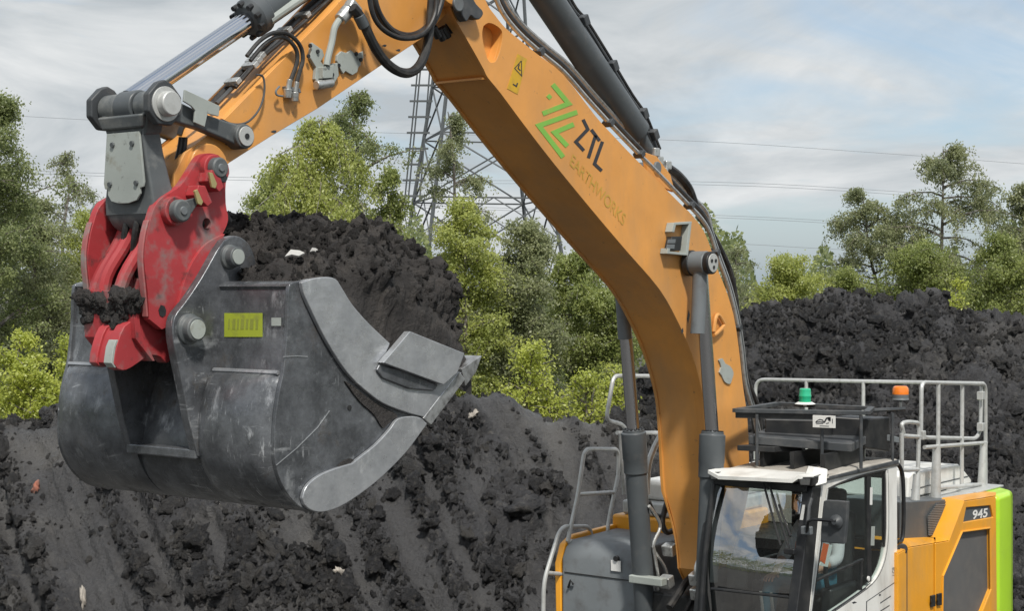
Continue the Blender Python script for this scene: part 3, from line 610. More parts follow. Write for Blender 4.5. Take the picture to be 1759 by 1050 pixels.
# --- undercarriage and slewing platform (below the frame, they carry the machine)
for sy in (-1, 1):
    tr = MB(); out = [(-2.4, .25), (-2.62, .5), (-2.5, .85), (-2.2, 1.02), (2.2, 1.02), (2.5, .85), (2.62, .5), (2.4, .25), (2.1, .02), (-2.1, .02)]
    y0 = 1.28 if sy > 0 else -1.88
    tk = tr.prism([(x, y0, z-.3) for x, z in out], (0, .6, 0)).obj('track', M['dark'], EX, bevel=.04)
    for i in range(24):
        x = -2.1+i*4.2/23; MB().box(x-.06, x+.06, y0-.01, y0+.61, .715, .755).obj('grouser', M['dark'], tk)
MB().cyl((0, 0, .3), (0, 0, 1.12), .8, n=32).obj('slewing_ring', M['dark'], EX, bevel=.02)
MB().box(-1.2, 1.2, -1.28, 1.28, .2, .75).obj('undercarriage_frame', M['dark'], EX, bevel=.05)
MB().box(-2.4, 1.55, -1.4, 1.38, 1.1, 1.45).obj('slewing_platform', M['dark'], EX, bevel=.02)
MB().box(-.2, 1.5, -.5, .42, 1.45, 2.05).obj('boom_foot_bracket', M['black'], EX, bevel=.03)

# --- boom: two side plates, box inside, pocket near the head
YN, YF = .27, -.25
bot = [(745, -62), (762, -20), (781, 30), (796, 57), (815, 90), (831, 119), (838, 133), (860, 160), (900, 214), (950, 279), (1016, 360), (1076, 431), (1132, 496), (1164, 552), (1188, 608), (1204, 664), (1211, 704), (1216, 780), (1219, 852), (1224, 901), (1226, 945), (1224, 985)]
topo = [(1236, 1012), (1266, 1000), (1288, 900), (1287, 800), (1284, 720), (1276, 660), (1269, 596), (1260, 540), (1246, 495), (1231, 458), (1217, 415), (1204, 389), (1184, 364), (1174, 355), (1123, 304), (1087, 268), (1052, 231), (1023, 199), (968, 128), (925, 94), (895, 70), (868, 47), (850, 25), (838, 8), (820, -30), (790, -75)]
bo = [bot[0]]+spl(bot[1:], 3)+spl(topo, 3)
hole = spl([(831, 44), (839, 39), (850, 42), (861, 51), (863, 62), (861, 77), (856, 95), (851, 105), (845, 107), (840, 104), (835, 93), (829, 66), (829, 52), (831, 44)], 3)[:-1]
b3 = [P(x, y, YN) for x, y in bo]
cen = sum(b3, Vector())/len(b3)
def inset(pts, d):
    n = len(pts); out = []
    ar = sum(pts[i].x*pts[(i+1) % n].z-pts[(i+1) % n].x*pts[i].z for i in range(n)); sg = 1 if ar > 0 else -1
    for i in range(n):
        e = (pts[(i+1) % n]-pts[i-1]); nn = Vector((-e.z, 0, e.x)).normalized()*sg; out.append(pts[i]+nn*d)
    return out
bi = inset(b3, .014); h3 = [P(x, y, YN) for x, y in hole]
m = MB().prism(b3, (0, -.028, 0), [h3])
m.prism([p+Vector((0, -.028, 0)) for p in bi], (0, -.07, 0), [[p+Vector((0, -.028, 0)) for p in h3]])
m.prism([p+Vector((0, -.098, 0)) for p in bi], (0, YF+.028-YN+.098, 0))
m.prism([p+Vector((0, YF+.028-YN, 0)) for p in b3], (0, -.028, 0))
_bl, _bh = P(1219, 850, YN).z, P(1226, 985, YN).z
m.v = [(x, .01+(y-.01)*(1 if z > _bl else max(.42, 1-.58*((_bl-z)/(_bl-_bh))**.8)), z) for x, y, z in m.v]   # the foot narrows towards its pin
boom = m.obj('boom', M['boom'], EX, bevel=.004, angle=28)
# boom head hub and black grease bracket
MB().cyl((P(770, -30, YN).x, -.30, P(770, -30, YN).z), (P(770, -30, YN).x, .32, P(770, -30, YN).z), .17, n=32).obj('head_hub', M['boom'], boom, bevel=.01)
pr(spl([(774, -10), (784, -6), (798, -4), (806, 8), (818, 22), (812, 34), (803, 33), (796, 28), (790, 38), (784, 32), (776, 14), (774, -10)], 3)[:-1], .29, .36).obj('grease_bracket', M['dark'], boom, bevel=.01)
pin(789, 6, .36, .385, .055).obj('pivot_pin', M['grey'], boom, bevel=.008)
# weld seam across the underside where the head begins
a = P(838, 133, YN); MB().box(a.x-.03, a.x+.02, YF+.03, YN-.03, a.z-.012, a.z+.004).obj('weld_seam', M['boom'], boom)
for px, py, y in ((805, 84, .12), (838, 120, .1), (862, 172, .12)):
    a = P(px-25, py, y); 
# logo, lettering and stickers on the near plate
def decal(px, Yp, m, name, par, th=.003): return pr(px, Yp+.0008, Yp+th).obj(name, m, par, smooth=False)
Zz = lambda *q: [(840+u/4.375, 120+v/4.375) for u, v in q]
for q in (Zz((478, 108), (598, 252), (402, 328)), Zz((662, 316), (374, 418), (556, 655)), Zz((636, 408), (492, 470), (588, 572))): decal(ribbon(q, 8.2), YN, M['green_ink'], 'logo_stroke', boom)
decal(Zz((430, 200), (452, 178), (474, 202), (452, 224)), YN, M['green_ink'], 'logo_dot', boom)
for q in (Zz((706, 372), (742, 445), (652, 540), (712, 606)), Zz((768, 448), (830, 532)), Zz((800, 492), (746, 662)), Zz((852, 538), (792, 706), (846, 758))): decal(ribbon(q, 5.6), YN, M['ink'], 'letter', boom)
text_on('EARTHWORKS', (977, 281), (93, 107), (6, -19), YN, M['faint_ink'], 'lettering', boom, bold=.004)
ws = decal([(889, 92), (905, 101), (889, 162), (871, 152)], YN, M['yellow'], 'warning_sticker', boom)
decal(ribbon([(895.5, 104), (884, 117), (896, 130), (895.7, 104)], 1.4), YN+.003, M['ink'], 'warning_triangle', ws, .0015)
decal(ribbon([(892, 110), (890, 117), (894, 121)], 2.0), YN+.003, M['ink'], 'warning_symbol', ws, .0015)
decal(ribbon([(881, 144), (887, 148), (889, 142)], 2.2), YN+.003, M['ink'], 'warning_symbol', ws, .0015)
# work lamp frame on the boom side
wl = pr(ribbon([(1144, 399), (1147, 385), (1174, 383), (1168, 437), (1136, 434), (1137, 427)], 4.2), YN+.002, YN+.075).obj('lamp_bracket', M['cover'], boom, bevel=.003)
lh = pr([(1145, 407), (1163, 406), (1160, 431), (1140, 430)], YN+.004, YN+.06).obj('work_lamp', M['black'], boom, bevel=.006)
for q in ([(1147, 411.5), (1160, 411), (1159, 418), (1146, 418)], [(1145.5, 420), (1158.5, 420), (1157.5, 427.5), (1144, 427)]): pr(q, YN+.06, YN+.066).obj('lamp_glass', M['grey'], lh, bevel=.002)
decal(spl([(1233, 619), (1239, 616), (1244, 625), (1252, 629), (1258, 640), (1256, 650), (1252, 660), (1243, 656), (1238, 645), (1234, 640), (1237, 631), (1233, 619)], 2)[:-1], YN, M['cover'], 'bare_patch', boom, .014)
# lifting eye
le = [P(x, y, YN+.03) for x, y in spl([(1226, 570), (1229, 548), (1234, 541), (1242, 553), (1243, 560), (1232, 572), (1226, 576)], 3)]; MB().tube(le, .018, 8).obj('lifting_eye', M['boom'], boom)
for q in ([(1183, 533), (1185, 541), (1182, 555), (1180, 548)], [(1173, 563), (1174, 570), (1171, 574), (1170, 568)]): decal(q, YN, M['dark'], 'paint_chip', boom, .002)
# steel lines along the top edge of the boom
pl = [(846, -20), (862, 18), (890, 54), (930, 90), (968, 122), (1010, 170), (1052, 216), (1100, 266), (1124, 290), (1176, 344), (1204, 374), (1219, 400), (1232, 440), (1250, 490), (1264, 545), (1273, 600), (1280, 660), (1296, 720), (1310, 790)]
for k, (dx, dy, Y, r, mt) in enumerate(((0, 1, .20, .020, 'zinc'), (5, -5, .11, .022, 'dark'), (9, -10, .02, .020, 'zinc'), (10, -9, -.1, .022, 'dark'))):
    tb([(x+dx*(1 if i < 11 else .3), y+dy*(1 if i < 11 else .3)) for i, (x, y) in enumerate(pl)], Y, r).obj('hydraulic_pipe', M[mt], boom)
for px, py in ((925, 92), (1045, 214), (1098, 268), (1184, 356), (1228, 436), (1266, 566)):
    a = P(px, py-3, .2); MB().obox(a, .06, .09, .05, Matrix.Rotation(rad(40), 3, 'Y')).obj('pipe_clamp', M['dark'], boom, bevel=.005)
for pts, Y, r in (([(1146, 286), (1165, 300), (1183, 322), (1192, 345), (1197, 362)], .06, .036), ([(1140, 290), (1160, 312), (1176, 335), (1184, 356)], -.02, .034), ([(1200, 372), (1222, 400), (1243, 440), (1255, 470), (1263, 510), (1268, 560)], -.08, .030), ([(1262, 600), (1278, 650), (1292, 700), (1300, 760)], .05, .028), ([(1272, 610), (1290, 668), (1302, 700), (1308, 760)], -.05, .024)):
    tb(pts, Y, r).obj('hose', M['rubber'], boom)
for i, (px, py) in enumerate(((1122, 262), (1128, 276), (1142, 284), (1136, 296))): MB().obox(P(px, py, .05), .09, .1, .08).obj('hose_fitting', M['zinc'], boom, bevel=.012)

# --- arm (stick)
YS, YSF = .20, -.17
so_ = [(300, 330), (300, 298), (318, 262), (352, 236), (390, 200), (440, 149), (521, 66), (560, 27), (640, -60), (728, -190), (790, -222), (818, -200), (815, -130), (805, -50), (770, 20), (726, 65), (655, 112), (546, 186), (464, 235), (395, 279), (370, 300), (345, 326), (320, 338)]
arm_ = [P(x, y, YS) for x, y in so_]
m = MB().prism(arm_, (0, -.022, 0)); ai = inset(arm_, .012)
m.prism([p+Vector((0, -.022, 0)) for p in ai], (0, YSF+.044-YS, 0)); m.prism([p+Vector((0, YSF-YS+.022, 0)) for p in arm_], (0, -.022, 0))
arm = m.obj('stick', M['boom'], EX, bevel=.004)
# raised strip along both upper edges
for Y in (YS-.03, YSF+.03):
    tb([(382, 207), (440, 148), (521, 65), (600, -16)], Y, .018, 6, 1).obj('edge_bar', M['boom'], arm)
a = P(378, 288, .33); MB().cyl((a.x, -.24, a.z), (a.x, .24, a.z), .155, n=28).obj('nose_hub', M['boom'], arm, bevel=.012)
# lines running along the top of the arm
for pts, Y, r, mt in (([(366, 176), (390, 150), (440, 98), (480, 58), (540, 2), (570, -25)], -.02, .020, 'rubber'), ([(372, 178), (398, 152), (446, 102), (490, 56), (548, 4), (580, -20)], .05, .016, 'dark'), ([(404, 150), (440, 108), (470, 82), (520, 40), (575, -10)], .10, .014, 'rubber'),
                      ([(308, 232), (316, 212), (330, 206), (345, 198), (366, 176)], .05, .018, 'rubber'), ([(312, 236), (308, 260), (300, 290), (292, 318)], .12, .018, 'rubber'), ([(318, 236), (316, 255), (308, 285), (300, 312)], .14, .016, 'rubber')):
    tb(pts, Y, r).obj('hose', M[mt], arm)
for px, py in ((400, 140), (436, 104), (442, 96), (430, 112), (488, 52), (520, 26)):
    MB().obox(P(px, py, .06), .05, .12, .035, Matrix.Rotation(rad(40), 3, 'Y')).obj('hose_clamp', M['zinc'], arm, bevel=.006)
# looped pair of hoses with couplings on the side
for pts, dy in (([(428, 98), (450, 72), (475, 59), (500, 60), (515, 76), (517, 98), (508, 120), (499, 138)], 0), ([(432, 106), (455, 78), (478, 66), (496, 68), (509, 82), (512, 104), (505, 124), (499, 138)], 1)):
    pass
tb([(424, 96), (446, 70), (470, 56), (492, 57), (508, 68), (518, 84), (520, 104), (515, 122), (510, 140)], YS+.06, .014).obj('looped_hose', M['rubber'], arm)
tb([(430, 104), (452, 78), (474, 64), (492, 66), (506, 80), (511, 96), (508, 114), (499, 138)], YS+.05, .014).obj('looped_hose', M['rubber'], arm)
for x0, y0, x1, y1 in ((498, 136, 495, 152), (510, 140, 507, 158)):
    cpl = MB().cyl(P(x0, y0, YS+.055), P(x1, y1, YS+.045), .018, n=12).obj('quick_coupling', M['zinc'], arm, bevel=.004)
    MB().cyl(P(x1-1, y1, YS+.045), P(x1-1, y1+16, YS+.04), .028, .024, n=12).obj('coupling_collar', M['zinc'], cpl, bevel=.005)
tb([(480, 148), (474, 156), (476, 163), (486, 165)], YS+.05, .007).obj('dust_cap_strap', M['grey'], arm)
pr([(484, 148), (508, 152), (511, 160), (486, 156)], YS+.001, YS+.04).obj('coupling_bracket', M['grey'], arm, bevel=.004)
# bent pipe with flange plates
bp_ = tb([(561, 112), (564, 96), (570, 72), (574, 50), (580, 38), (588, 28), (594, 22)], YS+.07, .023, 10).obj('bent_pipe', M['cover'], arm)
MB().cyl(P(584, 34, YS+.07), P(598, 18, YS+.08), .045, .05, n=14).obj('pipe_flange', M['zinc'], bp_, bevel=.006)
MB().obox(P(606, 14, YS+.08), .12, .08, .08, Matrix.Rotation(rad(-35), 3, 'Y')).obj('pipe_elbow', M['zinc'], bp_, bevel=.02)
for q, z in (([(531, 73), (549, 86), (552, 96), (546, 106), (551, 112), (575, 108), (577, 130), (570, 142), (545, 146), (536, 136), (538, 116), (528, 100)], .03), ([(541, 116), (560, 113), (558, 135), (541, 136)], .075)):
    fl = pr(q, YS+.001, YS+z).obj('mount_plate', M['cover'], arm, bevel=.004)
    for px, py in ((534, 78), (547, 88), (531, 96), (569, 118), (566, 132), (572, 128))[:6 if z < .05 else 0]: pin(px, py, YS+z, YS+z+.012, .014, n=8).obj('bolt', M['black'], fl)
MB().cyl(P(543, 146, YS+.05), P(570, 142, YS+.05), .032, n=12).obj('pipe_joint', M['zinc'], arm, bevel=.008)
fl = pr([(576, 95), (583, 88), (588, 90), (593, 91), (599, 86), (604, 90), (612, 92), (620, 88), (621, 100), (616, 104), (616, 112), (612, 116), (610, 124), (602, 129), (596, 126), (590, 122), (586, 127), (581, 118), (575, 104)], YS+.001, YS+.022).obj('mount_plate', M['cover'], arm, bevel=.003)
for px, py in ((613, 92), (583, 112), (621, 102)): pin(px, py, YS+.022, YS+.034, .014, n=8).obj('bolt', M['black'], fl)
# drooping hoses between arm and boom
for pts, Y, r in (([(606, 12), (620, 30), (632, 56), (646, 84), (664, 108), (686, 123), (706, 124), (722, 110), (732, 84), (738, 50), (742, 0), (744, -40)], YS+.15, .034), ([(636, -20), (642, 16), (658, 40), (684, 58), (712, 60), (736, 44), (752, 14), (758, -20)], YS+.10, .026), ([(640, -22), (648, 14), (664, 42), (690, 62), (718, 62), (742, 42), (756, 10), (762, -22)], YS+.16, .022), ([(632, -22), (640, 22), (656, 48), (684, 64), (712, 64), (734, 50), (748, 20), (750, -20)], YS+.20, .018)):
    tb(pts, Y, r, 10, 5).obj('drooping_hose', M['rubber'], arm)
MB().cyl(P(616, 26, YS+.15), P(626, 46, YS+.15), .040, n=12).obj('hose_ferrule', M['barrel'], arm, bevel=.006)
for px, py in ((750, 54), (758, 58), (766, 54), (774, 44)): MB().cyl(P(px-6, py-8, .15), P(px+4, py+10, .15), .03, n=10).obj('hose_fitting', M['black'], arm, bevel=.006)
tb([(440, 128), (452, 132), (454, 158), (446, 186), (430, 206), (414, 213), (396, 212), (382, 206)], YS+.04, .007).obj('thin_hose', M['dark'], arm)
for px, py, w_ in ((612, 22, 8), (684, 86, 4), (660, 78, 4), (470, 226, 5), (390, 248, 4), (402, 232, 3)): decal(spl([(px-w_, py), (px, py-w_*.5), (px+w_, py-w_*.3), (px+w_*.4, py+w_*.5), (px-w_, py)], 2)[:-1], YS, M['dark'], 'paint_chip', arm, .0015)
# bucket cylinder above the arm
c0, c1, c2 = P(270, 140, 0), P(428, 33, 0), P(560, -60, 0); ax = (c1-c0).normalized()
bc = MB().lathe(c1, ax, [(-.03, .10), (.02, .135), (.10, .135), (.12, .115), (1.2, .115)], 28).obj('bucket_cylinder', M['barrel'], EX, bevel=.006)
MB().cyl(c0-ax*.25, c1+ax*.05, .066, n=28).obj('piston_rod', M['chrome'], bc)
for i in range(10):
    a = 2*math.pi*i/10; u = ax.orthogonal().normalized(); w = ax.cross(u); p = c1-ax*.04+(u*math.cos(a)+w*math.sin(a))*.115; MB().cyl(p, p+ax*.04, .018, n=8).obj('gland_bolt', M['black'], bc)
_e = c1+ax*1.22; MB().cyl((_e.x, -.16, _e.z), (_e.x, .16, _e.z), .09, n=20).obj('cylinder_eye', M['barrel'], bc, bevel=.006)
for _y in (-.15, .13): MB().hexa([(_e.x-.14, _y, _e.z-.45), (_e.x+.14, _y, _e.z-.45), (_e.x+.07, _y, _e.z+.09), (_e.x-.07, _y, _e.z+.09)], [(_e.x-.14, _y+.03, _e.z-.45), (_e.x+.14, _y+.03, _e.z-.45), (_e.x+.07, _y+.03, _e.z+.09), (_e.x-.07, _y+.03, _e.z+.09)]).obj('cylinder_lug', M['boom'], arm)
MB().tube([c1+ax*.1+Vector((0, .1, -.06)), c1+ax*.6+Vector((0, .12, -.05)), c1+ax*1.2+Vector((0, .12, -.05))], .03, 10).obj('oil_pipe', M['cover'], bc)
# stick cylinder above the boom
d0, d1 = P(918, -35, .0), P(1092, 226, .0); ax = (d0-d1).normalized()
sc = MB().lathe(d1, ax, [(-.06, .08), (.0, .128), (1.75, .128), (1.76, .145), (1.90, .145), (1.91, .09)], 28).obj('stick_cylinder', M['barrel'], EX, bevel=.008)
MB().cyl(d1+ax*1.85, P(795, -205, 0), .062, n=20).obj('piston_rod', M['chrome'], sc)
pin(795, -205, -.22, .24, .075).obj('rod_pin', M['cast'], sc, bevel=.006)
e1 = P(1128, 292, 0); MB().cyl(d1, e1, .075, n=20).obj('cylinder_eye', M['barrel'], sc)
pr([(1110, 262), (1128, 268), (1152, 300), (1160, 330), (1138, 322), (1112, 296)], .14, .10).obj('cylinder_lug', M['boom'], boom, bevel=.006)
pr([(1110, 262), (1128, 268), (1152, 300), (1160, 330), (1138, 322), (1112, 296)], -.10, -.14).obj('cylinder_lug', M['boom'], boom, bevel=.006)
pin(1131, 288, -.16, .16, .055).obj('cylinder_pin', M['grey'], boom, bevel=.008)
for k, (dx, dy, Y) in enumerate(((0, 0, .05), (5, -3, .02), (9, -6, -.02))):
    tb([(962+dx, -12+dy), (980+dx, 20+dy), (1000+dx, 44+dy), (1040+dx, 108+dy), (1076+dx, 168+dy), (1098+dx, 200+dy), (1112+dx, 232+dy), (1124+dx, 262+dy)], Y, .018).obj('oil_pipe', M[('rubber', 'dark', 'rubber')[k]], sc)
for px, py in ((996, 36), (1046, 114), (1098, 196), (1116, 232)): MB().obox(P(px, py, .02), .075, .16, .09, Matrix.Rotation(rad(30), 3, 'Y')).obj('pipe_clamp', M['dark'], sc, bevel=.01)
# --- lift cylinders either side of the boom
def lift(pt, gl, lo, Y, s):
    a, b, c = P(*pt, Y), P(*gl, Y), P(*lo, Y); ax = (b-c).normalized(); Lb = (b-c).length
    o = MB().lathe(c, ax, [(0, .098), (Lb-.42, .098), (Lb-.40, .112), (Lb-.28, .112), (Lb-.27, .116), (Lb-.03, .116), (Lb-.02, .10), (Lb, .10)], 32).obj('lift_cylinder', M['barrel'], EX, bevel=.004)
    MB().cyl(b-ax*.05, a, .060, n=28).obj('piston_rod', M['chrome'], o)
    MB().cyl(a-ax*.62, a, .064, n=28).obj('rod_sleeve', M['grey'], o)
    e = MB().cyl((a.x, Y-.085, a.z), (a.x, Y+.075, a.z), .105, n=32).obj('rod_eye', M['grey'], o, bevel=.01)
    MB().cyl((a.x, Y-.10*s-.03, a.z), (a.x, Y-.10*s+.03, a.z), .115, n=32).obj('seal_ring', M['black'], o, bevel=.008)
    MB().cyl((a.x, Y+.075*s, a.z), (a.x, Y+.125*s, a.z), .10, n=32).obj('pin_flange', M['black'], o, bevel=.008)
    pc_ = MB().cyl((a.x, Y+.125*s, a.z), (a.x, Y+.135*s, a.z), .082, n=32).obj('pin_cap', M['galv'], o, bevel=.003)
    for i in range(3):
        t = 2*math.pi*i/3+.5; MB().cyl((a.x+.038*math.cos(t), Y+.135*s, a.z+.038*math.sin(t)), (a.x+.038*math.cos(t), Y+.141*s, a.z+.038*math.sin(t)), .016, n=10).obj('bolt', M['black'], pc_)
    for i in range(14):
        t = 2*math.pi*i/14; u = ax.orthogonal().normalized(); w = ax.cross(u); q = b-ax*.015+(u*math.cos(t)+w*math.sin(t))*.086; MB().cyl(q, q+ax*.025, .011, n=6).obj('gland_bolt', M['black'], o)
    return o
near = lift((1203, 452), (1224, 742), (1214, 1000), .42, 1)
far = lift((1066, 466), (1088, 738), (1109, 1060), -.42, -1)
# clamp with hose joints on the far cylinder
a = P(1103, 994, -.42)
ck = MB().obox(a+Vector((.06, .10, 0)), .10, .36, .075).obj('cylinder_clamp', M['cover'], far, bevel=.012)
for i, (px, py) in enumerate(((1130, 1008), (1148, 1008))): 
    MB().cyl(P(px, py-14, -.30), P(px+4, py+36, -.30), .026, .018, n=12).obj('hose_joint', M['zinc'], ck, bevel=.004)
for pts, Y, r, mt in (([(1115, 870), (1128, 888), (1134, 908), (1122, 940), (1140, 972), (1146, 990)], -.30, .016, 'zinc'), ([(1122, 940), (1128, 975), (1132, 1000)], -.30, .016, 'zinc'), ([(1150, 852), (1142, 876), (1138, 900), (1145, 915), (1156, 912)], -.3, .026, 'rubber'), ([(1114, 862), (1125, 884), (1138, 886), (1148, 868)], -.35, .022, 'rubber'), ([(1140, 740), (1126, 766), (1114, 800), (1111, 850)], -.52, .03, 'galv'), ([(1208, 950), (1198, 966), (1195, 986), (1200, 1000)], .33, .016, 'zinc'), ([(1150, 1045), (1166, 1020), (1180, 1000), (1196, 985)], .0, .035, 'rubber'), ([(1195, 1000), (1188, 1030), (1172, 1062)], .1, .03, 'rubber')):
    tb(pts, Y, r).obj('hydraulic_line', M[mt], EX)
for px, py, Y in ((1197, 995, .3), (1199, 1020, .3), (1150, 945, -.25), (1145, 1000, -.2)): MB().obox(P(px, py, Y), .10, .12, .11, Matrix.Rotation(.3, 3, 'Y')).obj('valve_block', M['zinc'], EX, bevel=.015)

# --- bucket
YW = .97; YWF = 1.05
prof = spl([(512, 483), (503, 486), (497, 492), (495, 515), (494, 560), (491, 600), (487, 640), (481, 668), (475, 705), (472, 745), (472, 785), (478, 815), (490, 842), (505, 862), (524, 876), (548, 881), (578, 872), (612, 851), (650, 821), (690, 781), (718, 745), (735, 727)], 3)
pf3 = [P(x, y, YW) for x, y in prof]
opening = [(789, 640), (760, 652), (700, 630), (664, 591), (628, 556), (599, 524), (581, 495), (570, 480), (552, 477), (530, 479)]
op3 = [P(x, y, YW) for x, y in opening]
def offs(pts, d):
    out = []
    for i in range(len(pts)):
        e = pts[min(i+1, len(pts)-1)]-pts[max(i-1, 0)]; nn = Vector((e.z, 0, -e.x)).normalized(); out.append(pts[i]+nn*d)
    return out
inw = offs(pf3, .05)
ctr = sum(pf3, Vector())/len(pf3)
if (inw[20]-ctr).length > (pf3[20]-ctr).length: inw = offs(pf3, -.05)
seam = [i for i, (x, y) in enumerate(prof) if abs(y-640) < 8 and x < 500][0]; n_p = len(pf3)
def strip(y0, y1, shift=0.0, bulge=0.0):
    """piece of shell between two widths; lower back bulges out as a rounded cushion, the strip between the ears is sunk"""
    rows = []; K = 15
    for k in range(K):
        t = k/(K-1); y = y0+(y1-y0)*t; cy = math.sin(math.pi*min(1, max(0, t)))**.35
        def dx(i):
            f = i/(n_p-1); v = math.exp(-((f-.30)/.17)**2)*shift
            g_ = (i-seam)/(n_p*.36)
            if bulge and 0 < g_ < 1: v -= bulge*cy*math.sin(math.pi*g_**.62)**.6
            if bulge and i <= seam and i > 6: v += .018
            return v
        o_ = [Vector((p.x-dx(i), y, p.z)) for i, p in enumerate(pf3)]; q_ = [Vector((p.x-dx(i), y, p.z)) for i, p in enumerate(inw)]
        rows.append(o_+q_[::-1])
    mb = MB().loft(rows, True); n = len(rows[0])
    return mb.add(rows[0]+rows[-1], [tuple(range(n))[::-1], tuple(range(n, 2*n))])
bucket = strip(.33, YW-.03, 0, .085).obj('bucket', M['bucket'], EX, angle=34)
strip(-YWF+.03, -.262, 0, .085).obj('shell_panel', M['bucket'], bucket, angle=34)
strip(-.26, .328, .11).obj('shell_panel', M['bucket'], bucket, angle=34)
sp = [Vector(p) for p in pf3]+op3
sd = MB().prism(sp, (0, -.03, 0)).obj('side_plate', M['bucket'], bucket, bevel=.005, angle=40)
MB().prism([Vector((p.x, -YWF+.03, p.z)) for p in sp], (0, -.03, 0)).obj('side_plate', M['bucket'], bucket, bevel=.005, angle=40)
band = spl([(512, 485), (530, 479), (552, 476), (570, 479), (581, 494), (599, 523), (628, 556), (664, 590)], 3)+[(655, 612), (645, 622), (700, 640), (752, 660), (776, 640), (788, 640), (727, 718)]+spl([(712, 715), (663, 698), (633, 680), (591, 641), (554, 584), (529, 534), (516, 505), (512, 485)], 3)[1:-1]
pr(band, YW+.001, YW+.032).obj('side_edge', M['polish'], sd, bevel=.006, angle=40)
low = spl([(514, 856), (518, 842), (528, 828), (548, 814), (576, 803), (600, 796)], 3)+spl([(612, 786), (640, 764), (664, 738), (678, 720), (700, 715), (718, 718), (729, 728)], 3)+spl([(716, 746), (690, 780), (650, 820), (612, 850), (578, 871), (548, 880), (528, 876), (517, 866)], 3)
pr(low, YW+.001, YW+.028).obj('wear_plate', M['polish'], sd, bevel=.006, angle=40)
pr([(648, 623), (694, 569), (788, 607), (776, 640), (752, 661)], YW+.034, YW+.085).obj('side_cutter', M['polish'], sd, bevel=.005)
pr([(649, 626), (700, 640), (750, 662), (742, 672), (700, 668), (655, 650), (644, 636)], YW+.033, YW+.05).obj('cutter_base', M['bucket'], sd, bevel=.008)
pr([(727, 719), (789, 638), (800, 652), (741, 731)], YW+.036, -YWF-.02).obj('cutting_edge', M['edge'], bucket, bevel=.006)
pr([(793, 634), (828, 611), (818, 640), (800, 664)], YW-.02, -YWF+.02).obj('edge_blade', M['edge'], bucket, bevel=.004)
for q in ([(540, 648), (612, 640)],): pass
for q in (ribbon([(474, 800), (510, 770), (545, 735), (566, 706)], 1.2), ribbon([(486, 613), (510, 612), (528, 613)], 1.4)): pr(q, YW+.0005, YW+.004).obj('scratch', M['polish'], sd, smooth=False)
pin(601, 701, YW+.001, YW+.006, .016).obj('hole', M['black'], sd)
# mud smears on the side
for q in ([(590, 655), (600, 660), (640, 690), (680, 712), (672, 722), (664, 730), (655, 735), (640, 712), (616, 690)], [(578, 803), (585, 794), (598, 788), (607, 792), (598, 800)]):
    pr(spl(q+[q[0]], 3)[:-1], YW+.0005, YW+.012).obj('mud_smear', M['load'], sd, bevel=.004)
# ears with pins
ear = spl([(385, 413), (402, 405), (420, 411), (433, 428), (440, 452), (446, 492)], 3)+[(430, 560), (410, 640), (385, 720), (362, 790), (340, 785)]+spl([(325, 722), (312, 655), (303, 612), (297, 575), (300, 545), (318, 520), (345, 480), (372, 432)], 3)
for y0, y1 in ((.37, .30), (-.243, -.303)):
    e = MB().prism([Vector((P(x, y, .37).x, y0, P(x, y, .37).z)) for x, y in ear], (0, y1-y0, 0)).obj('ear', M['bucket'], bucket, bevel=.008, angle=40)
    for px, py, r in ((407, 441, .060), (337, 566, .074)):
        q = P(px, py, .44); s = 1 if y0 > 0 else -1; yo = max(y0, y1) if s > 0 else min(y0, y1)
        pn = MB().lathe((q.x, yo, q.z), (0, s, 0), [(-.1, r*1.25), (.02, r*1.25), (.03, r), (.075, r), (.08, r*.9)], 28).obj('pin', M['cast'], e, bevel=.004)
        MB().cyl((q.x, yo+.08*s, q.z), (q.x, yo+.088*s, q.z), r*.78, n=24).obj('pin_cap', M['cover'], pn)
a, b = P(345, 790, .37), P(345, 772, .37)
MB().box(a.x-.06, a.x+.035, -.28, .36, a.z, b.z).obj('wear_bar', M['bucket'], bucket, bevel=.012)
# horizontal weld beads and stickers on the back
sh = lambda px, py, dY: P(px, py, dY)
for y0, y1 in ((.38, .93), (-1.01, -.31)):
    q = P(487, 641, YW); MB().tube([(q.x+.004, y0, q.z), (q.x+.004, y1, q.z)], .014, 6).obj('weld_bead', M['polish'], bucket)
def back_decal(x0, y0, x1, y1, m, name):  # lies on the flat upper back of the shell
    q0, q1 = P(494, 545, YW), P(494, 545, YW); X = q0.x-.010; a = PX(x0, y0, X); b = PX(x1, y0, X); c = PX(x1, y1, X); d = PX(x0, y1, X)
    return MB().prism([a, b, c, d], (.004, 0, 0)).obj(name, m, bucket, smooth=False)
bs = back_decal(386, 538, 451, 579, M['lime_sticker'], 'sticker'); back_decal(467, 546, 483, 560, M['cover'], 'label_plate')
X_ = P(494, 545, YW).x-.0055
for i, (u, w_) in enumerate(((393, 2), (400, 5), (408, 3), (414, 6), (423, 4), (430, 6), (440, 4))):
    MB().prism([PX(u, 548, X_), PX(u+w_, 548, X_), PX(u+w_-1, 566, X_), PX(u-1, 566, X_)], (.001, 0, 0)).obj('smudged_figure', M['smudge'], bs, smooth=False)

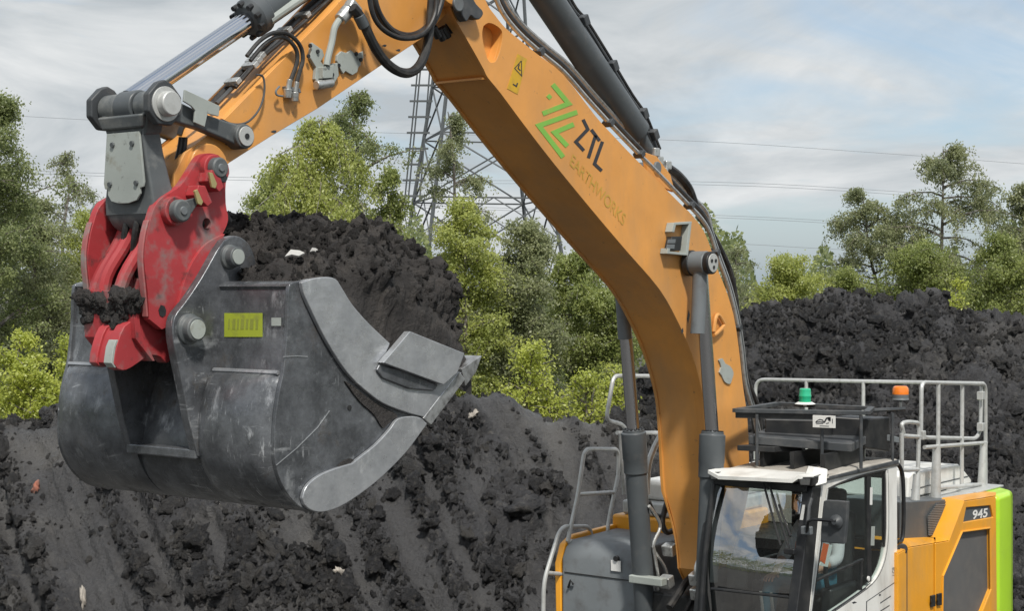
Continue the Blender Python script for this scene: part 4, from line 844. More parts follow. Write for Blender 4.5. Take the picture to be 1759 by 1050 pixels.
# --- red quick coupler
yc0, yc1 = .29, .235
plate = spl([(336, 279), (345, 267), (360, 263), (375, 266)], 3)+spl([(392, 283), (394, 298), (388, 315), (388, 351), (392, 378), (381, 405), (362, 440), (335, 490), (314, 524), (291, 560)], 3)+[(278, 566), (257, 549)]+spl([(254, 500), (248, 447), (252, 405), (258, 380), (266, 355), (278, 340), (291, 332), (310, 319), (322, 302)], 3)
hole1 = circ((355, 385), 8.5, 18); hole1 = [(355+(x-355)*.85, 385+(y-385)*1.25) for x, y in hole1]
coup = pr(plate, yc0, yc1, holes=[hole1]).obj('quick_coupler', M['red'], EX, bevel=.006, angle=40)
p3 = [P(x, y, yc0) for x, y in plate]
MB().prism([Vector((p.x, -yc1, p.z)) for p in p3], (0, -(yc0-yc1), 0)).obj('side_plate', M['red'], coup, bevel=.006, angle=40)
# thick worn front edge on both plates
fe = [P(x, y, yc0) for x, y in spl([(259, 378), (252, 407), (248.5, 447), (253, 498), (257, 545)], 4)]
for y0, y1 in ((yc0-.004, yc1+.004), (-yc1-.004, -yc0+.004)):
    MB().prism([Vector((p.x+.002, y0, p.z)) for p in fe]+[Vector((p.x+.016, y0, p.z)) for p in fe[::-1]], (0, y1-y0, 0)).obj('front_edge', M['rededge'], coup, bevel=.006)
# curved stiffener on the outer face
stf = [P(x, y, yc0) for x, y in spl([(382, 402), (352, 418), (330, 445), (314, 480), (300, 530), (292, 562)], 4)]; stf2 = [P(x, y, yc0) for x, y in spl([(291, 560), (314, 524), (335, 490), (362, 440), (382, 404)], 4)]
MB().prism(stf+stf2[1:-1], (0, .022, 0)).obj('stiffener', M['red'], coup, bevel=.006, angle=40)
decal([(266+x, 533+y) for x, y in ((10, -9), (16, -7), (19, 0), (18, 8), (13, 12), (8, 9), (6, 0))], yc0, M['black'], 'hole', coup, .004)
# pins with grey heads, lock blocks
for px, py, r in ((379, 288, .064), (314, 362, .068)):
    q = P(px, py, yc0+.10)
    for s in (1, -1):
        MB().lathe((q.x, s*yc0, q.z), (0, s, 0), [(-.02, r*1.3), (.05, r*1.3)], 28).obj('pin_boss', M['red'], coup, bevel=.008)
        h = MB().lathe((q.x, s*(yc0+.052), q.z), (0, s, 0), [(0, r), (.045, r), (.055, r*.85)], 28).obj('pin_head', M['cast'], coup, bevel=.004)
        MB().lathe((q.x, s*(yc0+.106), q.z), (0, s, 0), [(0, r*.4), (.01, r*.34)], 18).obj('pin_centre', M['grey'], h)
    MB().cyl((q.x, -yc0, q.z), (q.x, yc0, q.z), .06, n=20).obj('pin', M['cast'], coup)
for q in ([(370, 276), (388, 306), (384, 314), (364, 310), (362, 290)], [(310, 345), (332, 340), (336, 350), (322, 372), (308, 372)]): pr(q, yc0+.056, yc0+.078).obj('pin_keeper', M['cast'], coup, bevel=.006)
for bx, br_ in (([(344, 293), (356, 294), (366, 323), (358, 331), (340, 312)], [(356, 296), (362, 297), (370, 316), (367, 324), (361, 322)]), ([(322, 319), (334, 320), (346, 349), (338, 356), (318, 336)], [(331, 328), (336, 325), (346, 347), (343, 353), (337, 350)])):
    lb_ = pr(bx, yc0+.001, yc0+.10).obj('lock_block', M['red'], coup, bevel=.006); pr(br_, yc0+.101, yc0+.118).obj('lock_plate', M['brass'], lb_, bevel=.003)
# hook body between the plates
body = [(262, 470), (300, 500), (312, 540), (300, 575), (298, 610), (291, 622), (284, 623), (276, 614), (262, 611), (246, 618), (226, 632), (210, 637), (196, 626), (202, 590), (214, 560), (236, 545), (250, 520)]
hk = [P(x, y, .20) for x, y in spl(body+[body[0]], 2)[:-1]]
for y0, y1, ins in ((.20, .12, 0), (.02, -.05, .015), (.118, .022, .03)):
    MB().prism([Vector((p.x, y0, p.z)) for p in (inset(hk, ins) if ins else hk)], (0, y1-y0, 0)).obj('hook_plate', M['red'], coup, bevel=.006, angle=40)
for y0, y1 in ((.196, .124),):
    e_ = [P(x, y, .20) for x, y in ((206, 584), (201, 596), (197, 624), (203, 632))]
    MB().prism([Vector((p.x+.003, y0, p.z)) for p in e_]+[Vector((p.x+.022, y0, p.z)) for p in e_[::-1]], (0, y1-y0, 0)).obj('worn_edge', M['cover'], coup, bevel=.004)
q = P(250, 505, yc0)
tray = MB().prism([Vector((q.x+.03, -.235, q.z+.02)), Vector((q.x+.05, -.235, q.z+.02)), Vector((q.x+.03, -.235, q.z-.26)), Vector((q.x-.10, -.235, q.z-.40)), Vector((q.x-.12, -.235, q.z-.40)), Vector((q.x-.02, -.235, q.z-.24))], (0, .47, 0)).obj('front_tray', M['red'], coup, bevel=.004)
MB().box(q.x-.34, q.x-.30, -.235, .235, q.z-.35, q.z+.55).obj('back_plate', M['red'], coup, bevel=.01)
for y, dx in ((-.13, 0), (-.02, .04), (.10, 0)):
    pts = [(q.x-.26+dx, y, q.z+.55), (q.x-.18+dx, y-.03, q.z+.32), (q.x-.05+dx, y-.06, q.z+.10), (q.x+.0, y-.08, q.z-.10)]
    MB().tube(spl(pts, 4), .042, 10).obj('inner_rib', M['red'], coup)
for y, dx in ((-.06, .02), (.05, .03), (.13, -.02)):
    MB().tube(spl([(q.x-.22, y, q.z+.62), (q.x-.14+dx, y+.03, q.z+.42), (q.x-.16+dx, y-.02, q.z+.2), (q.x-.2, y, q.z)], 4), .022, 8).obj('coupler_hose', M['rubber'], coup)
# --- H link (tipping link)
yl = .30
tp = P(288, 178, yl+.05); bp2 = P(314, 362, yc0+.10)
def xz(p, y): return Vector((p.x, y, p.z))
up = (tp-bp2); up.y = 0; L_ = up.length; up.normalize(); fo = Vector((up.z, 0, -up.x))   # fo points forward (away from the machine)
def lk(a, b, y): return Vector((bp2.x, y*.9+.04, bp2.z))+up*a*L_+fo*b
cs = [(0.0, .12, .245), (.12, .11, .25), (.3, .10, .225), (.55, .09, .195), (.74, .085, .185), (.80, .085, .19)]
m = MB()
rows = [[lk(a, d, -w), lk(a, d, w), lk(a, -d*.6, w), lk(a, -d*.6, -w)] for a, d, w in cs]
m.loft(rows, True); m.add([p for p in rows[0]]+[p for p in rows[-1]], [(0, 1, 2, 3), (7, 6, 5, 4)])
link = m.obj('tipping_link', M['cast'], EX, bevel=.02, angle=40)
MB().cyl(lk(0, 0, -.225), lk(0, 0, .225), .115, n=32).obj('lower_tube', M['cast'], link, bevel=.02)
for s in (-1, 1):
    pts = [lk(.72, .085, s*.19), lk(.72, -.06, s*.19), lk(.97, -.07, s*.25), lk(.97, .08, s*.25)]
    MB().hexa(pts, [p+Vector((0, -.07*s, 0)) for p in pts]).obj('fork', M['cast'], link, bevel=.02)
    MB().cyl(lk(1, 0, s*.10), lk(1, 0, s*.26), .088, n=30).obj('upper_tube', M['cast'], link, bevel=.012)
    hx = MB(); c = lk(1, 0, s*.262); oc = []
    for i in range(16):
        t = 2*math.pi*i/16; r_ = .126+(.010 if i % 2 else 0)+(.02 if i == 4 else 0); oc.append(c+Vector((math.cos(t)*r_, 0, math.sin(t)*r_)))
    hx.prism(oc, (0, .055*s, 0)).obj('hub_flange', M['dark'], link, bevel=.012)
    wsh = MB().lathe(lk(1, 0, s*.318), (0, s, 0), [(0, .104), (.014, .104)], 36).obj('washer', M['galv'], link, bevel=.003)
    cp = MB().lathe(lk(1, 0, s*.333), (0, s, 0), [(0, .076), (.05, .073), (.055, .066)], 30).obj('pin_end', M['galv'], link, bevel=.005)
    for dx in (-.024, .024): MB().lathe(lk(1, dx, s*.389), (0, s, 0), [(0, .022), (.004, .022)], 14).obj('bolt_hole', M['black'], cp)
MB().cyl(lk(1, 0, -.30), lk(1, 0, .30), .06, n=20).obj('upper_pin', M['cast'], link)
MB().cyl(lk(1, 0, -.09), lk(1, 0, .09), .10, n=30).obj('rod_eye', M['barrel'], link, bevel=.015)
MB().hexa([lk(.80, .05, -.2), lk(.80, .11, -.2), lk(.80, .11, .2), lk(.80, .05, .2)], [lk(.93, .06, -.23), lk(.93, .12, -.23), lk(.93, .12, .23), lk(.93, .06, .23)]).obj('cross_bar', M['cast'], link, bevel=.015)
cvp = [(-.165, .77), (.165, .77), (.205, .30), (.195, .25), (.165, .24), (.165, .19), (.13, .13), (.05, .105), (-.05, .105), (-.13, .13), (-.165, .19), (-.165, .24), (-.195, .25), (-.205, .30)]
def cvd(a): return .133-.052*min(1, max(0, a)/.76)+.004
cv = MB().prism([lk(a, cvd(a), y) for y, a in cvp], fo*.016).obj('cover_plate', M['cover'], link, bevel=.004)
for y, a in ((-.10, .66), (.10, .66), (-.135, .29), (.135, .29)): MB().lathe(lk(a, cvd(a)+.017, y), fo, [(0, .018), (.012, .016)], 8).obj('bolt', M['cast'], cv)
# side links from the tipping link to the arm
for s in (1, -1):
    y = s*.24+.035; A = xz(tp, y); B = xz(P(421, 234, .30), y); d = (B-A); ln = d.length; d.normalize(); nn = Vector((-d.z, 0, d.x))
    sw = [(0, .09), (.2, .065), (.5, .052), (.8, .058), (1.0, .07)]
    sl_ = MB().prism([A+d*ln*f+nn*w for f, w in sw]+[A+d*ln*f-nn*w for f, w in sw[::-1]], (0, -s*.075, 0)).obj('side_link', M['cast'], EX, bevel=.015)
    MB().cyl(B+Vector((0, -s*.09, 0)), B+Vector((0, s*.03, 0)), .078, n=30).obj('link_eye', M['cast'], sl_, bevel=.01)
    MB().cyl(B+Vector((0, s*.031, 0)), B+Vector((0, s*.042, 0)), .062, n=30).obj('pin_cap', M['galv'], sl_, bevel=.003)
    MB().lathe(B+Vector((0, s*.043, 0)), (0, s, 0), [(0, .018), (.004, .018)], 16).obj('bolt_hole', M['black'], sl_)
    if s > 0: pr([(315, 154), (375, 182), (373, 200), (354, 195), (349, 218), (331, 210), (333, 190), (326, 182), (313, 174)], .31, .325).obj('guard_plate', M['cover'], sl_, bevel=.003)
a = P(421, 234, .3); MB().cyl((a.x, -.26, a.z), (a.x, .26, a.z), .05, n=20).obj('link_pin', M['cast'], EX)
# --- house of the machine: left side
YL = 1.49
MB().box(-2.28, .08, -.44, 1.36, 1.452, 2.40).obj('inner_bulkhead', M['black'], EX)
pa = pr([(1543, 952), (1564, 941), (1604, 934.5), (1604, 1180), (1543, 1180)], YL, YL-.09).obj('side_panel', M['body'], EX, bevel=.008)
grille_o = [(1652.5, 914), (1700.7, 907.6), (1702, 1013), (1688, 1048), (1664, 1100), (1618, 1100), (1619.5, 991)]
door = pr([(1607, 934), (1630, 930), (1656, 862), (1711, 853), (1714, 1180), (1607, 1180)], YL, YL-.09, holes=[grille_o, [(1660, 872.5), (1702, 869), (1706.5, 889), (1655, 898)]]).obj('engine_door', M['body'], EX, bevel=.008)
pr([(x+dx, y+dy) for (x, y), dx, dy in zip(grille_o, (-2, 2, 2, 2, 2, -2, -2), (-2, -2, 0, 2, 2, 2, 0))], YL-.035, YL-.06).obj('door_screen', M['doormesh'], door, smooth=False)
npl = pr([(1658, 870), (1704, 867), (1709, 891), (1653, 900)], YL-.02, YL-.05).obj('name_plate', M['barrel'], door)
text_on('945', (1669.5, 892.5), (26, -4.2), (1.2, -15.5), YL-.019, M['label'], 'lettering', npl, bold=.025)
# raised rim round the screen
rim = [P(x, y, YL+.004) for x, y in grille_o]
for i in range(len(rim)): MB().tube((rim[i], rim[(i+1) % len(rim)]), .010, 6).obj('screen_rim', M['body'], door)
for q in ([(1597, 1024), (1604, 1022), (1604, 1042), (1597, 1044)], [(1608, 1021), (1615, 1019), (1615, 1040), (1608, 1041)]):
    hd = pr(q, YL+.001, YL+.022).obj('door_handle', M['black'], door, bevel=.006)
    cx_ = sum(x for x, y in q)/4; cy_ = sum(y for x, y in q)/4; pin(cx_, cy_, YL+.022, YL+.026, .016, n=12).obj('lock', M['rubber'], hd)
decal(ribbon([(1558, 946), (1558, 1180)], 1.4), YL, M['dark'], 'panel_seam', pa, .0015)
def chamfer(lo, hi, m, name, par, ylo=YL, yhi=1.37, inner=1.0):
    a = [P(x, y, ylo) for x, y in lo]; b = [P(x, y, yhi) for x, y in hi]; c = [Vector((p.x, inner, p.z)) for p in b]; d = [Vector((p.x, inner, q.z-.0)) for p, q in zip(b, a)]
    m_ = MB().loft([a, b, c]); n = len(a)
    m_.add([p for p in a]+[Vector((p.x, inner, p.z)) for p in a], [tuple((i, i+1, n+i+1, n+i)) for i in range(n-1)])
    return m_.obj(name, m, par, bevel=.006)
chamfer([(1543, 951), (1564, 940), (1604, 933.5)], [(1543, 943), (1555, 927), (1604, 924.5)], M['body'], 'panel_ledge', pa)
chamfer([(1607, 933), (1630, 929), (1656, 861), (1711, 852)], [(1607, 924), (1609, 923.5), (1639, 857), (1711, 846)], M['body'], 'door_top', door, inner=1.25)
MB().lathe(P(1549, 944, 1.44), (.8, .5, .2), [(0, .05), (.05, .05)], 16).obj('filler_cap', M['black'], EX, bevel=.008)
cwz = P(1728, 848, YL).z
half = [(-2.31, YL), (-2.66, YL), (-2.86, 1.44), (-3.1, 1.2), (-3.28, .7), (-3.34, 0)]
out = half+[(x, -y) for x, y in half[-2::-1]]
MB().prism([(x, y, 1.15) for x, y in out], (0, 0, cwz-1.15)).obj('counterweight', M['lime'], EX, bevel=.06, seg=4, angle=50)
MB().box(-3.05, -2.29, -1.25, 1.27, cwz+.002, cwz+.022).obj('rear_deck', M['galv'], EX, bevel=.006)
# deck, hood and air intake
MB().box(-2.309, -.95, -1.36, 1.24, 2.402, cwz+.012).obj('deck', M['galv'], EX, bevel=.01)
hood = MB().prism([(-2.95, -.9, cwz+.024), (-2.95, -.9, 2.76), (-2.78, -.9, 2.86), (-2.6, -.9, 2.955), (-1.4, -.9, 2.97), (-1.3, -.9, 2.94), (-1.27, -.9, cwz+.024)], (0, 1.85, 0)).obj('engine_hood', M['white'], EX, bevel=.05, seg=3)
MB().box(-2.85, -1.35, .951, .957, 2.80, 2.808).obj('hood_seam', M['dark'], hood)
ai_ = pr([(1546, 928), (1547, 863), (1639, 858), (1609, 924)], 1.30, .55).obj('air_intake', M['barrel'], EX, bevel=.01)
gr = pr([(1595, 922), (1593.5, 887), (1609, 865), (1635, 860), (1607, 920)], 1.302, 1.312).obj('intake_grille', M['mesh'], ai_)
for y in range(868, 922, 3):
    x0 = np.interp(y, [865, 887, 922], [1609, 1593.5, 1595]); x1 = np.interp(y, [860, 920], [1635, 1607])
    MB().tube((P(x0, y+.6, 1.318), P(x1, y-.6, 1.318)), .0065 if y % 9 else .012, 4).obj('grille_bar', M['grey' if y % 9 else 'galv'], gr, smooth=False)
# --- right side of the house
rb = MB().box(-2.28, .45, -YL, -.46, 1.452, 2.55).obj('right_housing', M['body'], EX, bevel=.03)
MB().box(-2.1, .40, -1.40, -.52, 2.552, 2.70).obj('right_cover', M['galv'], EX, bevel=.03)
MB().box(-1.9, .30, -1.30, -.55, 2.70, 2.90).obj('right_hood', M['white'], EX, bevel=.05)
tank = MB().prism([(1.42, -1.42, 1.2), (1.42, -1.42, 2.24), (1.36, -1.42, 2.34), (1.26, -1.42, 2.40), (.47, -1.42, 2.42), (.47, -1.42, 1.2)], (0, .86, 0)).obj('tool_box', M['grey'], EX, bevel=.03, seg=3)
MB().box(1.421, 1.428, -1.38, -.62, 2.10, 2.108).obj('lid_seam', M['black'], tank)
MB().obox(PX(1058, 973, 1.432), .006, .11, .10).obj('label', M['label'], tank)
MB().lathe(PX(1060, 960, 1.42), (1, 0, 0), [(0, .03), (.03, .025)], 12).obj('latch', M['black'], tank)
MB().tube([PX(985, 1005, 1.44), PX(980, 998, 1.46), PX(976, 1010, 1.44)], .012, 6).obj('lid_handle', M['black'], tank)
MB().prism([(1.40, -1.425, 1.2), (1.43, -1.425, 2.18), (1.35, -1.425, 2.36), (1.2, -1.425, 2.43), (.45, -1.425, 2.45), (.45, -1.425, 1.2)], (0, -.07, 0)).obj('side_trim', M['body'], tank, bevel=.015)
def rail(lines, r=.021, name='handrail', m=M['galv']):
    mb = MB()
    for l in lines: mb.tube(l, r, 10)
    return mb.obj(name, m, EX)
def rnd(pts, k=5, f=.18):
    """polyline with rounded corners"""
    pts = [Vector(p) for p in pts]; out = [pts[0]]
    for i in range(1, len(pts)-1):
        a, b, c = pts[i-1], pts[i], pts[i+1]; ra = min(f, (a-b).length*.45); rc = min(f, (c-b).length*.45); A = b+(a-b).normalized()*ra; C_ = b+(c-b).normalized()*rc
        for j in range(k+1):
            t = j/k; out.append(A*(1-t)**2+b*2*t*(1-t)+C_*t*t)
    return out+[pts[-1]]
Yr = -1.42
h1 = rail([rnd([P(x, y, Yr) for x, y in ((975, 931), (993, 849), (1004, 772), (1063, 772), (1062, 818), (1048, 882), (1041, 925), (976, 931))], f=.09), [P(993, 850, Yr), P(1054, 846, Yr)]])
h2 = rail([rnd([P(x, y, Yr-.02) for x, y in ((932, 1150), (934, 1000), (963, 905), (1016, 905), (1011, 1150))], f=.12), [P(939, 985, Yr-.02), P(1011, 991, Yr-.02)]])
h3_ = rail([rnd([P(x, y, Yr+.1) for x, y in ((1033, 920), (1034, 935), (1043, 983), (1040, 1150))], f=.08)])
h4 = rail([rnd([P(x, y, Yr+.02) for x, y in ((1220, 647), (1054, 646), (1041, 722), (1071, 730), (1080, 750))], f=.08), rnd([P(x, y, Yr+.02) for x, y in ((1060, 744), (1140, 744), (1136, 760))], f=.05), [P(1066, 748, Yr+.02), P(1072, 850, Yr+.02)]])
XR = -2.95
rail([rnd([PX(1297, 790, XR), PX(1298, 652, XR), PX(1690, 659, XR)], f=.12), [PX(1385, 654, XR), PX(1385, 790, XR)], [PX(1483, 656, XR), PX(1483, 800, XR)]])
Yg = 1.1
side_rail = rail([rnd([P(1582, 745, Yg), P(1583, 657, Yg), P(1693, 660, Yg), P(1693, 846, Yg)], f=.09), rnd([P(1686, 664, Yg-.03), P(1684, 742, Yg-.03), P(1676, 754, Yg-.03), P(1588, 752, Yg-.03), P(1582, 742, Yg-.03)], f=.08),
      [P(1588, 769, Yg), P(1694, 761, Yg)], [P(1612, 660, Yg), P(1611, 856, Yg)], [P(1653, 660, Yg-.02), P(1652, 838, Yg-.02)], [P(1612, 839, Yg), P(1692, 832, Yg)]], .021, 'side_handrail')
for px, py in ((1685, 680), (1685, 734), (1583, 748)): MB().obox(P(px, py, Yg), .07, .07, .09).obj('rail_clamp', M['galv'], side_rail, bevel=.008)
MB().cyl(P(1609, 766, Yg), P(1607, 858, Yg), .04, .055, n=14).obj('post_sleeve', M['galv'], side_rail)
MB().cyl(P(1690, 762, Yg), P(1686, 848, Yg), .04, .05, n=14).obj('post_sleeve', M['galv'], side_rail)
MB().obox(P(1607, 859, Yg), .22, .18, .02).obj('post_foot', M['galv'], side_rail, bevel=.005)
Yh = 1.2
rail([rnd([P(x, y, Yh) for x, y in ((1552, 745), (1548, 728), (1560, 725), (1579, 727), (1577, 800), (1574, 930))], f=.06), [P(1550, 749, Yh), P(1580, 751, Yh)], [P(1548, 808, Yh), P(1577, 807, Yh)], [P(1549, 745, Yh), P(1549, 870, Yh)]], .021, 'access_handrail')
MB().cyl(P(1575, 815, Yh), P(1568, 926, Yh), .035, .06, n=14).obj('post_sleeve', M['galv'], EX)
MB().tube([P(x, y, 1.38) for x, y in spl([(1528, 795), (1542, 798), (1550, 815), (1552, 850), (1552, 900), (1549, 928), (1541, 932)], 4)], .02, 10).obj('grab_handle', M['black'], EX)
MB().box(-.02, .06, .5, .8, 2.42, 2.95).obj('cab_back_duct', M['grey'], EX, bevel=.01)

# --- cab
YC, YQ = 1.45, .47
win = spl([(1422, 840), (1445, 829), (1473, 818.6), (1500, 811.5), (1523, 807)], 3)+spl([(1524, 830), (1524.5, 908), (1521, 950), (1512, 980), (1496, 1004), (1463, 1029), (1429, 1052), (1398, 1072)], 3)+[(1390, 1078)]
outer = spl([(1412, 829), (1440, 818), (1473, 810), (1525, 801)], 3)+[(1541, 799), (1543, 1250), (1372, 1250), (1386, 1100)]
cab = pr(outer, YC, YC-.05, holes=[win]).obj('cab', M['white'], EX, bevel=.006, angle=40)
sw_ = pr(win, YC-.02, YC-.028).obj('side_window', M['glass'], cab, smooth=False)
def bar(p, q, w, Y=YC-.016, d=.03, m='black', name='window_bar', par=None): return pr(ribbon([p, q], w), Y, Y-d).obj(name, M[m], par or cab, bevel=.004)
bar((1493, 814), (1494, 1000), 7, name='door_post'); bar((1484, 962), (1396, 1002), 4); bar((1481, 964), (1480, 1014), 3)
bar((1528, 806), (1424, 838), 3, YC-.012); bar((1522, 810), (1522, 940), 5, YC-.012)
MB().tube([P(x, y, YC-.012) for x, y in win+[win[0]]], .014, 6).obj('window_seal', M['black'], cab)
pr([(1495, 838), (1499, 838), (1498.5, 868), (1494.5, 868)], YC-.014, YC-.017).obj('label', M['label'], cab); pr([(1497, 905), (1503, 905), (1502, 938), (1496, 938)], YC-.014, YC-.017).obj('label', M['cover'], cab)
pin(1493, 995, YC+.0, YC+.012, .022).obj('lock_barrel', M['label'], cab)
for q in ([(1512, 1036), (1530, 1024), (1530, 1026), (1512, 1038)], [(1512, 1050), (1528, 1040), (1528, 1042), (1512, 1052)], [(1488, 1034), (1541, 998), (1541, 999.5), (1488, 1035.5)], [(1488, 1034), (1489.5, 1034), (1488.5, 1100), (1487, 1100)]): decal(q, YC, M['dark'], 'panel_groove', cab, .0015)
for q in ([(1463, 1036), (1468, 1034), (1472, 1036), (1466, 1038)], [(1510, 1022), (1513, 1021), (1513, 1024), (1510, 1025)]): decal(q, YC, M['ink'], 'mark', cab, .0015)
text_on('LGB', (1538, 990), (0, -15), (-6, 0), YC, M['grey'], 'lettering', cab)
# corner pillars, front frame
pr([(1397, 836), (1421, 838), (1393, 1060), (1366, 1250), (1342, 1250), (1368, 1060)], YC-.004, YC-.10).obj('corner_pillar', M['black'], cab, bevel=.012)
MB().tube([P(x, y, YC+.008) for x, y in ((1421.5, 840), (1406, 950), (1391.5, 1062))], .008, 6).obj('door_trim', M['galv'], cab)
pr([(1228, 826), (1247, 826), (1223, 1060), (1218, 1250), (1196, 1250), (1203, 1060)], YQ+.02, YQ-.06).obj('corner_pillar', M['black'], cab, bevel=.012)
MB().tube([P(x, y, YQ+.04) for x, y in ((1226, 832), (1212, 950), (1204, 1060))], .022, 8).obj('pillar_tube', M['black'], cab)
# windscreen: curved pane between the pillars, steeper towards the bottom
def wsx(z):
    k = min(1, max(0, (3.17-z)/.72)); return 1.73+.215*(1-(1-k)**1.35)+.01*min(1, max(0, (2.45-z)))
rows = []
for i in range(13):
    z = 3.16-i*(3.16-1.6)/12; x = wsx(z)-.01; rows.append([(x+.045*math.sin(math.pi*j/10), .52+(1.36-.52)*j/10, z) for j in range(11)])
MB().loft(rows).obj('windscreen', M['windscreen'], cab, recalc=False, angle=60)
x_ = wsx(2.2)+.05; a = PX(1222, 1012, x_); b = PX(1366, 1028, x_); MB().tube((a, b), .013, 6).obj('screen_bar', M['black'], cab)
MB().box(1.70, 1.80, .50, 1.40, 3.12, 3.19).obj('front_header', M['black'], cab, bevel=.01)
# wipers
for p, q in (((1309, 822), (1341, 938)), ((1318, 822), (1356, 944)), ((1338, 868), (1358, 922))):
    x0 = wsx(3.1)+.07; MB().tube((PX(*p, x0), PX(*q, x0+.14)), .010, 6).obj('wiper', M['black'], cab)
MB().obox(PX(1357, 948, 1.98), .05, .10, .05).obj('wiper_motor', M['black'], cab, bevel=.01)
# roof and visor
zr0, zr1 = 3.235, 3.27
roof = MB().prism([(1.62, .46, 3.20), (1.62, .46, zr0), (.75, .46, zr1), (.10, .46, zr1), (.06, .46, 3.2)], (0, 1.0, 0)).obj('cab_roof', M['roofgrey'], cab, bevel=.02)
MB().prism([(.10, 1.41, 3.225), (1.60, 1.41, 3.205), (1.60, 1.41, 3.232), (.10, 1.41, 3.262)], (0, .062, 0)).obj('gutter', M['dark'], roof, bevel=.006)
MB().prism([(.08, 1.405, 3.263), (1.60, 1.405, 3.234), (1.60, 1.36, 3.248), (.08, 1.36, 3.283)], (.004, .0, .0)).obj('gutter_cap', M['white'], roof) if False else None
a = [PX(1216, 808, 1.90), PX(1234, 818, 1.94), PX(1300, 821, 1.96), PX(1361, 824, 1.94), PX(1371, 817, 1.92), PX(1398, 819, 1.84)]
bk = [Vector((1.56, p.y+(.02 if i < 2 else 0), 3.262-(.02 if i in (0,) else 0))) for i, p in enumerate(a)]
mid = [p.lerp(q, .45)+Vector((0, 0, .012)) for p, q in zip(a, bk)]
m = MB().loft([a, mid, bk]); m.loft([[p-Vector((0, 0, .03)) for p in a], [p-Vector((0, 0, .03)) for p in bk]])
n = len(a); m.add(a+[p-Vector((0, 0, .03)) for p in a], [(i, i+1, n+i+1, n+i) for i in range(n-1)]); m.add(bk+[p-Vector((0, 0, .03)) for p in bk], [(i, i+1, n+i+1, n+i) for i in range(n-1)])
vis = m.obj('visor', M['white'], roof, bevel=.006)
hump = [PX(1300, 803, 1.7), PX(1335, 797, 1.66), PX(1360, 798, 1.64), PX(1372, 806, 1.7)]
MB().prism([PX(1395, 818, 1.80), PX(1402, 836, 1.80), PX(1421, 831, 1.68), PX(1423, 806, 1.62), PX(1400, 803, 1.62)], (-.05, -.10, .0)).obj('visor_cheek', M['white'], vis, bevel=.012)

for q0, q1 in (((1369, 820), (1396, 836)), ((1217, 811), (1234, 826))):
    X0 = 1.90; c_ = [PX(q0[0], q0[1], X0), PX(q1[0], q0[1]+1, X0), PX(q1[0]-2, q1[1], X0-.03), PX(q0[0]+4, q1[1]-1, X0-.03)]
    hl = MB().prism(c_, (-.12, 0, .0)).obj('roof_lamp', M['black'], cab, bevel=.008)
    k = sum(c_, Vector())/4; MB().prism([k+(p-k)*.72+Vector((.004, 0, 0)) for p in c_], (.004, 0, 0)).obj('lamp_glass', M['zinc'], hl)
# far side wall, back wall, interior
fw = [(1.62, 3.19), (.10, 3.2), (.10, 1.4), (1.9, 1.4), (1.9, 2.0)]; fh = [(1.55, 3.10), (.22, 3.12), (.22, 2.35), (1.68, 2.35)]
MB().prism([(x, YQ, z) for x, z in fw], (0, -.04, 0), [[(x, YQ, z) for x, z in fh]]).obj('far_wall', M['black'], cab)
MB().prism([(x, YQ-.01, z) for x, z in fh], (0, -.006, 0)).obj('far_window', M['glass'], cab, smooth=False)
MB().prism([(.10, YQ+.002, 1.4), (.10, YC-.052, 1.4), (.10, YC-.052, 3.2), (.10, YQ+.002, 3.2)], (-.03, 0, 0), [[(.10, .6, 2.5), (.10, 1.3, 2.5), (.10, 1.3, 3.08), (.10, .6, 3.08)]]).obj('back_wall', M['black'], cab)
MB().box(.08, .086, .6, 1.3, 2.5, 3.08).obj('rear_window', M['glass'], cab, smooth=False)
MB().box(.12, 1.95, .48, 1.39, 1.42, 1.50).obj('cab_floor', M['black'], cab)
seat = MB().box(.55, 1.10, .74, 1.22, 1.95, 2.10).obj('driver_seat', M['seat'], cab, bevel=.05, seg=3)
MB().obox((.52, .98, 2.45), .14, .46, .72, Matrix.Rotation(-.12, 3, 'Y')).obj('seat_back', M['seat'], seat, bevel=.05, seg=3)
MB().obox((.46, .98, 2.90), .10, .26, .20, Matrix.Rotation(-.12, 3, 'Y')).obj('head_rest', M['seat'], seat, bevel=.04, seg=3)
MB().box(.6, 1.0, .8, 1.16, 1.50, 1.95).obj('seat_base', M['black'], seat)
for y in (.62, 1.30): 
    cs_ = MB().box(.7, 1.25, y-.06, y+.06, 1.95, 2.22).obj('control_console', M['black'], cab, bevel=.03)
    MB().tube([(1.2, y, 2.2), (1.25, y, 2.34), (1.24, y, 2.42)], .022, 8).obj('joystick', M['black'], cs_)
MB().obox((1.6, .62, 2.32), .05, .18, .24, Matrix.Rotation(.5, 3, 'Z')).obj('monitor', M['black'], cab, bevel=.012)
for y in (.92, 1.02): MB().tube([(1.55, y, 1.5), (1.66, y, 1.95), (1.72, y, 2.22)], .014, 8).obj('travel_lever', M['galv'], cab)
for y in (.9, 1.04): MB().obox((1.62, y, 1.75), .03, .09, .2).obj('pedal', M['black'], cab)
